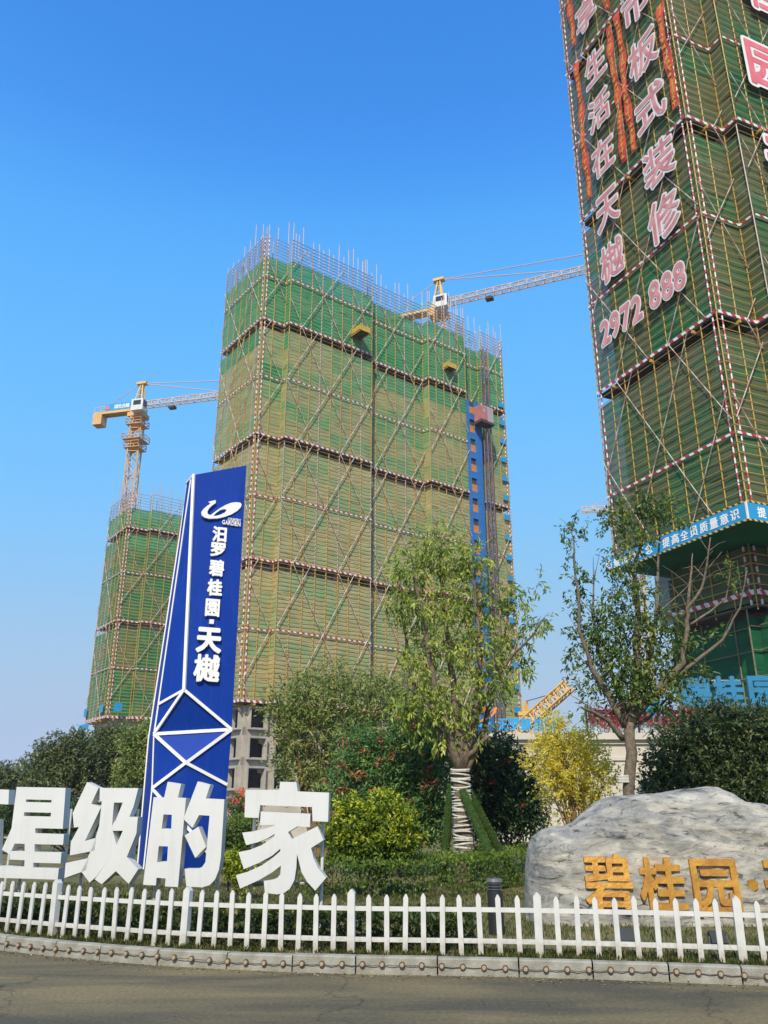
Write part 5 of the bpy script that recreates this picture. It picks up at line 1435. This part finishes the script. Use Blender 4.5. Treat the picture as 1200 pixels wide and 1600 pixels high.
# right tree, sparse with bare branches
YT2 = 17.8
c0 = at_y(985, 1330, YT2); org2 = Vector((c0.x, YT2, GZ))
t2 = thing('sparse_tree', 'sparse tree with bare pale upper branches rising behind the boulder', 'tree', org2)
b = MB()
limb(b, [at_y(x, y, YT2) - org2 for x, y in ((985,1425),(986,1300),(985,1200),(984,1130))], 0.13, 0.108, 12)
L2 = [([(978,1135),(950,1085),(925,1045),(906,985),(901,900),(893,830)], .09, .012, -.4, 8),
      ([(982,1130),(965,1070),(935,1020),(925,960),(930,890)], .08, .012, .6, 6),
      ([(984,1130),(996,1040),(996,960),(990,890),(1003,840),(1016,785)], .11, .014, .2, 9),
      ([(988,1130),(1008,1060),(1022,990),(1026,930),(1030,860),(1030,800)], .09, .012, .7, 8),
      ([(990,1120),(1030,1075),(1066,1035),(1072,980),(1075,950),(1103,905),(1110,840)], .10, .014, -.5, 5),
      ([(1030,1075),(1085,1035),(1130,1000),(1155,950),(1166,893)], .06, .010, -.7, 3),
      ([(1075,950),(1080,900),(1082,865)], .045, .012, .2, 1),
      ([(1072,980),(1110,955),(1135,935),(1142,880)], .035, .008, .3, 3),
      ([(1103,905),(1085,885),(1065,888)], .02, .006, .2, 1), ([(1105,890),(1128,862)], .016, .006, 0, 0),
      ([(974,1155),(950,1125),(925,1112),(908,1105)], .07, .025, -.5, 3),
      ([(985,1140),(1015,1120),(1050,1085),(1066,1060)], .05, .012, .6, 4),
      ([(1026,960),(1060,930),(1085,905)], .03, .007, -.3, 2)]
for pts, r0, r1, dy, tw in L2: px_limb(b, org2, YT2, pts, r0, r1, dy, tw)
b.build('trunk', M_bark, t2, smooth=True)
bl = [blob_px(*q, YT2, None) for q in ((893,830,12,16),(886,868,14,12),(903,905,12,14),(902,942,16,14),(908,1002,16,15),(897,1040,18,14),(925,1072,18,16),(912,1108,18,9),(985,792,26,12),(1022,790,28,16),(1052,806,16,10),(960,812,24,15),(992,838,30,18),(965,880,26,22),(988,925,30,20),(955,955,26,24),(990,985,36,28),(945,1010,26,24),(1040,972,24,14),(1062,1008,18,18),(965,1050,34,26),(1008,1050,34,28),(1058,1062,22,20),(1085,1040,18,14),(985,1085,36,24),(1030,1090,28,22),(1040,1020,20,18),(930,985,16,22),(1125,985,10,10),(1140,900,8,16))]
foliage('crown', bl, 1350, 7, 0.25, 0.12, L_tree2, t2, org2, droop=0.3, shell=1.7, upb=0.2, aspect=0.42)
b = MB()
for k in range(5):
    z = at_y(985, 1222, YT2).z - GZ + k * 0.03; b.poly([(math.cos(a * .5236) * 0.13, math.sin(a * .5236) * 0.13, z) for a in range(13)], 0.014, 6, caps=False)
b.build('rope_wrap', M_wrap, t2)

def shrub(name, label, cat, blobs, Y, base_px, n_twig, per, tl, leaf, lm, stems, bark, group=None, kw=None, stem_r=0.03, base_z=GZ):
    x = at_y(base_px[0], base_px[1], Y).x; og = Vector((x, Y, base_z))
    t = thing(name, label, cat, og, 0, group)
    bl = [blob_px(*q[:4], Y + (q[4] if len(q) > 4 else 0)) for q in blobs]
    b = MB()
    for k in range(stems):
        q = bl[k % len(bl)]; tip = q[0] + Vector((random.uniform(-.5, .5) * q[1][0], random.uniform(-.5, .5) * q[1][1], random.uniform(0, .7) * q[1][2])) - og
        a = Vector((random.uniform(-.15, .15), random.uniform(-.15, .15), -0.05))
        limb(b, [a, a.lerp(tip, 0.4) + Vector((0, 0, 0.12 * tip.z)), tip], stem_r, stem_r * 0.25, 6)
    b.build('stems', bark, t)
    foliage('foliage', bl, n_twig, per, tl, leaf, lm, t, og, **(kw or {}))
    return t
def red_tips(thr, ymax=None):
    def f(pos, rad, tt, tint, tw):
        return np.where((tw > thr) & (rad > 0.8), np.clip(0.95 + 0.05 * tint, 0, 1), tint * 0.88)
    return f
shrub('photinia_bush', 'large rounded dark green bush sprinkled with red young leaves left of the wrapped trunk', 'bush',
      ((630,1195,62,60),(590,1215,55,62),(665,1235,48,60),(620,1270,70,45),(570,1180,40,40),(680,1180,30,36),(640,1150,36,24),(545,1240,36,48),(675,1290,42,34)), 22.0, (625, 1330), 3600, 6, 0.26, 0.14, L_phot, 14, M_barkdark,
      kw=dict(tint_fn=red_tips(0.90), shell=2.8, upb=0.5, aspect=0.36))
shrub('loose_shrub', 'tall loose olive shrub with bare twigs between the pylon and the wrapped tree', 'shrub',
      ((470,1090,36,36),(520,1075,40,36),(570,1090,42,40),(612,1095,36,36),(450,1140,30,40),(500,1140,46,44),(560,1150,44,40),(460,1195,34,40),(520,1200,44,36),(430,1110,16,22),(490,1230,40,30)), 26.0, (500, 1310), 2100, 6, 0.34, 0.15, L_loose, 60, M_barktan,
      kw=dict(shell=1.7, upb=0.5, aspect=0.36), stem_r=0.03)
shrub('golden_privet', 'low yellow-green shrub with bright yellow tips right of the last white letter', 'shrub',
      ((560,1290,40,32),(600,1295,44,38),(535,1310,30,34),(585,1325,58,28),(625,1310,28,34),(545,1268,18,16),(602,1262,22,18),(630,1280,16,18)), 17.2, (580, 1360), 3000, 6, 0.17, 0.085, L_yg, 12, M_barkdark,
      kw=dict(shell=2.6, upb=0.8, aspect=0.45, tint_fn=lambda pos, rad, tt, tint, tw: np.clip(tint * 0.55 + (rad > 0.85) * (pos[:, 2] > 1.1) * 0.42 * rng.random(len(tint)) ** 0.5 + 0.05 * tt, 0, 1)))
shrub('dark_photinia', 'dark glossy bush with a few red tips between the wrapped trunk and the yellow shrub', 'bush',
      ((775,1190,38,34),(800,1215,36,40),(760,1230,32,44),(790,1260,50,38),(755,1280,28,30),(820,1270,30,34),(745,1185,18,22)), 23.0, (785, 1335), 2500, 6, 0.25, 0.14, L_phot2, 9, M_barkdark,
      kw=dict(tint_fn=red_tips(0.955), shell=2.6, upb=0.4, aspect=0.38))
shrub('yellow_autumn_shrub', 'bright yellow autumn shrub with thin tan stems left of the boulder', 'shrub',
      ((868,1128,14,12),(862,1150,24,20),(880,1170,38,28),(850,1190,28,26),(890,1205,42,28),(925,1195,26,22),(865,1225,26,22),(915,1165,24,16),(905,1235,30,20),(935,1225,20,22),(880,1260,24,22,.3),(925,1265,26,26,.3),(950,1215,14,14)), 19.6, (905, 1330), 1500, 7, 0.24, 0.085, L_gold, 42, M_barktan,
      kw=dict(shell=2.4, upb=0.5, aspect=0.5), stem_r=0.02)
shrub('camellia_thicket', 'big dark evergreen bush behind the right half of the boulder', 'bush',
      ((1060,1180,44,40),(1100,1150,48,44),(1150,1145,52,40),(1195,1150,46,44),(1240,1160,50,50),(1040,1220,34,34),(1090,1215,56,40),(1150,1215,58,44),(1210,1215,54,44),(1030,1250,30,30),(1120,1250,60,30),(1190,1260,60,30),(1290,1190,50,50)), 21.0, (1130, 1340), 5600, 6, 0.26, 0.13, L_dark, 30, M_barkdark,
      kw=dict(shell=2.2, upb=0.3, aspect=0.42))
shrub('small_shrub', 'small reddish-green shrub beside the traffic cone behind the letters', 'shrub', ((372,1262,14,16),(390,1270,12,14)), 24.5, (378, 1290), 260, 6, 0.2, 0.12, L_phot, 5, M_barkdark, kw=dict(tint_fn=red_tips(0.6)))
shrub('round_shrub', 'clipped green shrub seen between two white letters right of the pylon', 'shrub', ((370,1300,26,20),(385,1325,20,20),(355,1330,20,22)), 19.0, (370, 1350), 800, 6, 0.14, 0.09, L_hedge, 5, M_barkdark, kw=dict(shell=3))
shrub('golden_privet', 'small yellowish shrub low between two white letters at the pylon foot', 'shrub', ((360,1352,18,14),(380,1368,14,14)), 16.5, (365, 1390), 500, 6, 0.12, 0.075, L_yg, 4, M_barkdark, kw=dict(shell=3))
# trees at the left, further off
def far_tree(label, blobs, Y, base, n, leaf, h_r=0.12, lm=None):
    return shrub('broadleaf_tree', label, 'tree', blobs, Y, base, n, 6, leaf * 2, leaf, lm or L_far, 9, M_barkdark, 'trees behind the white letters', dict(shell=2.0, aspect=0.45), stem_r=h_r)
far_tree('small round tree at the left picture edge, furthest from the pylon', ((25,1225,34,24),(0,1230,30,26),(55,1235,26,20),(30,1255,46,20)), 62, (25, 1265), 1300, 0.30)
far_tree('spreading dark tree with open branch tips, second from the left edge', ((95,1185,36,22),(75,1205,34,26),(120,1195,34,30),(95,1225,50,26),(62,1180,12,12),(80,1160,8,8),(115,1160,24,14)), 48, (100, 1260), 2300, 0.22)
far_tree('bushy tree directly under the smaller left tower', ((165,1170,34,28),(150,1205,38,28),(190,1200,36,30),(175,1160,22,18),(200,1165,24,24)), 50, (165, 1260), 2400, 0.22)
far_tree('yellowish tree touching the left edge of the blue pylon', ((215,1165,26,30),(225,1195,26,30),(208,1215,26,26),(240,1150,16,20)), 46, (218, 1260), 1600, 0.20, lm=L_loose)
shrub('loose_shrub', 'low mixed shrubs behind the feet of the left letters', 'shrub', ((20,1275,40,26),(80,1278,40,24),(140,1275,44,24),(195,1270,34,28),(10,1300,40,20),(215,1295,30,24),(110,1300,40,16)), 33, (110, 1320), 2600, 6, 0.25, 0.15, L_dark, 12, M_barkdark, kw=dict(shell=2.2))
# far wood along the horizon
n = 9000
x = rng.uniform(-260, 300, n); y = 210 + rng.normal(0, 14, n)
hh = 5 + 3 * np.sin(x * 0.05) + 2.2 * np.sin(x * 0.17 + 1) + 1.5 * np.sin(x * .6)
pos = np.stack([x, y, rng.random(n) ** 0.7 * hh], 1)
wood = link('far_wood', leaf_mesh('far_wood', pos, rand_dir(n), rand_dir(n), rng.uniform(1.2, 2.6, n), rng.uniform(0.9, 1.8, n), rng.random(n), L_far)); tag(wood, 'far-off belt of trees on the horizon', 'woodland', kind='stuff')

# clipped hedge at mid depth
def hedge(name, label, pts, w_, h_, n, leaf, lm, top_wob=0.06):
    """box of leaves along a plan polyline, dense at its skin"""
    pts = [Vector(p) for p in pts]; org = Vector((pts[0].x, pts[0].y, GZ)); t = thing(name, label, 'hedge', org)
    seg = [(pts[i], pts[i + 1], (pts[i + 1] - pts[i]).length) for i in range(len(pts) - 1)]; tot = sum(s_[2] for s_ in seg)
    s_ = rng.random(n) * tot; P = np.empty((n, 3)); acc = 0
    for a, c, L in seg:
        k = (s_ >= acc) & (s_ <= acc + L); f = ((s_ - acc) / L)[k]
        d = (c - a).normalized(); nn = Vector((-d.y, d.x)); cnt = k.sum()
        side = rng.uniform(-1, 1, cnt); zz = rng.random(cnt); skin = rng.random(cnt)
        top = skin < 0.5
        zz[top] = 1 - np.abs(rng.normal(0, 0.06, top.sum())); fs = ~top & (skin < 0.92)
        side[fs] = np.sign(side[fs]) * (1 - np.abs(rng.normal(0, 0.12, fs.sum())))
        zz[zz < 0.05] = 0.05
        xx = a.x + (c.x - a.x) * f + nn.x * side * w_ / 2; yy = a.y + (c.y - a.y) * f + nn.y * side * w_ / 2
        P[k, 0] = xx; P[k, 1] = yy
        P[k, 2] = zz * (h_ + top_wob * np.sin(xx * 2.3) * np.cos(yy * 3.1 + 1) + rng.normal(0, 0.02, cnt))
        acc += L
    b = MB()
    for k in range(int(tot / 0.5)):
        i = rng.integers(0, n); q = P[i]
        b.tube((q[0] - org.x, q[1] - org.y, -0.03), (q[0] - org.x + random.uniform(-.1, .1), q[1] - org.y, h_ * 0.8), 0.012, 0.006, n=5)
    b.build('stems', M_barkdark, t)
    P[:, :2] -= np.array([org.x, org.y])
    ax = rand_dir(n) * 0.8 + np.array([0, 0, 0.7]); L = leaf * rng.uniform(0.7, 1.3, n)
    link('foliage', leaf_mesh('foliage', P, ax, rand_dir(n) + np.array([0, 0, .5]), L, L * 0.45, np.clip(rng.random(n) * 0.8 + 0.2 * (P[:, 2] > h_ * 0.9), 0, 1), lm), t)
hA = at_z(500, 1400, 0.3); hB = at_z(640, 1395, 0.3); hC = at_z(800, 1372, 0.3); hD = at_z(842, 1352, 0.3)
hedge('clipped_hedge', 'low clipped green hedge between the last white letter and the boulder', [(hA.x - 0.6, hA.y + 1.0), (hA.x, hA.y + 0.9), (hB.x, hB.y + 1.1), (hC.x, hC.y + 1.0), (hD.x, hD.y + 1.2)], 1.9, 0.62, 15000, 0.075, L_hedge)
L_strip = leaf_mat('strap_leaf', [(0, (0.026, 0.047, 0.010)), (0.6, (0.072, 0.104, 0.021)), (0.93, (0.143, 0.169, 0.039)), (1, (0.390, 0.338, 0.078))])
pts = []
for x in (-9.5, -7, -5, -3.5, -2, -0.9, 0.1, 1.0):
    p, d = kerb_at(kerb_s(x), 1.0); pts.append((p.x, p.y))
hedge('low_planting', 'dark knee-high planting strip directly behind the picket fence', pts, 0.75, 0.33, 15000, 0.085, L_strip, 0.05)

# grass: tufts along the kerb and on the lawn
def grass(name, P, h0, h1, lab):
    n = len(P); ax = rand_dir(n) * 0.5 + np.array([0, 0, 1.0]); L = rng.uniform(h0, h1, n)
    o = link(name, leaf_mesh(name, P, ax, rand_dir(n), L, L * 0.13 + 0.004, rng.random(n), L_grass)); tag(o, lab, 'grass', kind='stuff')
n = 20000; s_ = rng.uniform(kerb_s(-8), kerb_s(5.5), n); off = rng.uniform(0.13, 0.62, n)
dens = (np.sin(s_ * 7) + np.sin(s_ * 17.3 + 2) * 0.7 + np.sin(s_ * 3.1)) > rng.normal(-0.7, 1.0, n)
P = np.array([(*kerb_at(a, o_)[0][:], GZ - 0.02) for a, o_ in zip(s_, off)])[dens]
grass('grass', P, 0.03, 0.085, 'tufts of short grass growing between kerb and fence')
n = 60000; x = rng.uniform(-9, 7, n); y = rng.uniform(10, 20, n)
ky = np.interp(x, [p.x for p in KC], [p.y for p in KC]); k = y > ky + 0.6; x, y = x[k], y[k]
vis = (np.sin(x * 1.3 + 2) * np.cos(y * 1.7) + np.sin(x * 3.7 + y * 2.1) * 0.5 + rng.normal(0.5, 0.7, len(x))) > 0
grass('lawn_grass', np.stack([x, y, np.full(len(x), GZ - 0.02)], 1)[vis], 0.03, 0.075, 'short patchy lawn grass in front of the boulder and letters')

n = 2600; s_ = rng.uniform(kerb_s(-8), kerb_s(6), n); off = -np.abs(rng.normal(0.0, 0.14, n)) - 0.01
P = np.array([(*kerb_at(a, o_)[0][:], 0.004) for a, o_ in zip(s_, off)])
M_grit = leaf_mat('gutter_grit', [(0, (0.10, 0.085, 0.055)), (0.6, (0.24, 0.20, 0.13)), (0.9, (0.30, 0.22, 0.10)), (1, (0.42, 0.38, 0.30))], trans=0.05)
ax = rand_dir(n); ax[:, 2] = np.abs(ax[:, 2]) * 0.3; L = 0.012 + 0.03 * rng.random(n) ** 4
o = link('grit', leaf_mesh('grit', P, ax, np.tile([0, 0, 1.0], (n, 1)) + rand_dir(n) * 0.3, L, L * 0.8, rng.random(n), M_grit)); tag(o, 'grit and small dry leaves lying along the foot of the kerb', 'debris', kind='stuff')
n = 900; P = np.stack([rng.uniform(-7, 6, n), rng.uniform(7.0, 10.2, n), np.full(n, 0.004)], 1)
ax = rand_dir(n); ax[:, 2] = np.abs(ax[:, 2]) * 0.2; L = 0.008 + 0.018 * rng.random(n) ** 5
o = link('road_grit', leaf_mesh('road_grit', P, ax, np.tile([0, 0, 1.0], (n, 1)) + rand_dir(n) * 0.3, L, L * 0.8, rng.random(n), M_grit)); tag(o, 'loose pale grit scattered on the road', 'debris', kind='stuff')

# ================================================================== SMALL THINGS
p = at_z(776, 1458, GZ)
bl_ = thing('bollard_light', 'short black bollard lamp standing on the lawn behind the fence', 'lamp', (p.x, p.y, GZ))
MB().tube((0, 0, -0.03), (0, 0, 0.50), 0.105, n=18).build('post', M_black, bl_); MB().tube((0, 0, 0.50), (0, 0, 0.62), 0.085, n=18).build('lens', M_glass, bl_)
for k in range(3): MB().tube((0, 0, 0.525 + k * 0.035), (0, 0, 0.533 + k * 0.035), 0.10, n=18).build('louvre_ring', M_grey, bl_)
MB().tube((0, 0, 0.62), (0, 0, 0.66), 0.112, 0.10, n=18).build('cap', M_grey, bl_)
for px, py, lb in ((980, 1478, 'square black floodlight on the grass below the gold characters, the left one'), (1123, 1482, 'square black floodlight on the grass below the boulder, the right one')):
    p = at_z(px, py, GZ)
    fl = thing('floodlight', lb, 'lamp', (p.x, p.y, GZ), R(4), 'floodlights in front of the boulder'); fl.scale = (0.66, 0.66, 0.66)
    M_ = Matrix.Translation((0, 0, 0.17)) @ Matrix.Rotation(R(-28), 4, 'X')
    MB().box((-0.14, -0.05, -0.11), (0.14, 0.06, 0.11), M_).build('housing', M_black, fl)
    MB().box((-0.12, 0.061, -0.09), (0.12, 0.066, 0.09), M_).build('lens', M_glass, fl)
    MB().box((-0.165, -0.02, -0.02), (-0.145, 0.02, 0.2)).box((0.145, -0.02, -0.02), (0.165, 0.02, 0.2)).box((-0.165, -0.06, -0.03), (0.165, 0.06, 0.0)).build('bracket', M_grey, fl)
p = at_y(377, 1252, 42)
cn = thing('traffic_cone', 'small orange traffic cone by the concrete storeys behind the pylon', 'cone', (p.x, 42, p.z - 0.1))
MB().box((-0.25, -0.25, 0), (0.25, 0.25, 0.05)).build('base', M_cone, cn); MB().tube((0, 0, 0.05), (0, 0, 0.75), 0.2, 0.04, n=14).build('body', M_cone, cn)
# low block retaining planter the cone stands on
slab_o = MB().box((-3, -1, 0), (3, 2.5, p.z - 0.1)).build('low_wall', M_concrete, loc=(p.x + 1.0, 42, 0)); tag(slab_o, 'low grey concrete wall behind the pylon, carrying the cone', 'wall')

# ================================================================== THIN AIR HAZE (closed box, sky outside it)
hm = bpy.data.materials.new('thin_haze'); hm.use_nodes = True
t = hm.node_tree; t.nodes.clear(); ov = t.nodes.new('ShaderNodeOutputMaterial'); pv = t.nodes.new('ShaderNodeVolumePrincipled')
pv.inputs['Color'].default_value = (0.80, 0.88, 1.0, 1); pv.inputs['Density'].default_value = 0.0003; pv.inputs['Anisotropy'].default_value = 0.0
t.links.new(pv.outputs[0], ov.inputs['Volume'])
hz = MB().box((-1600, -210, -1.2), (1600, 2600, 96)).build('haze', hm)
tag(hz, 'thin bluish haze in the air over the site', 'haze', kind='stuff')
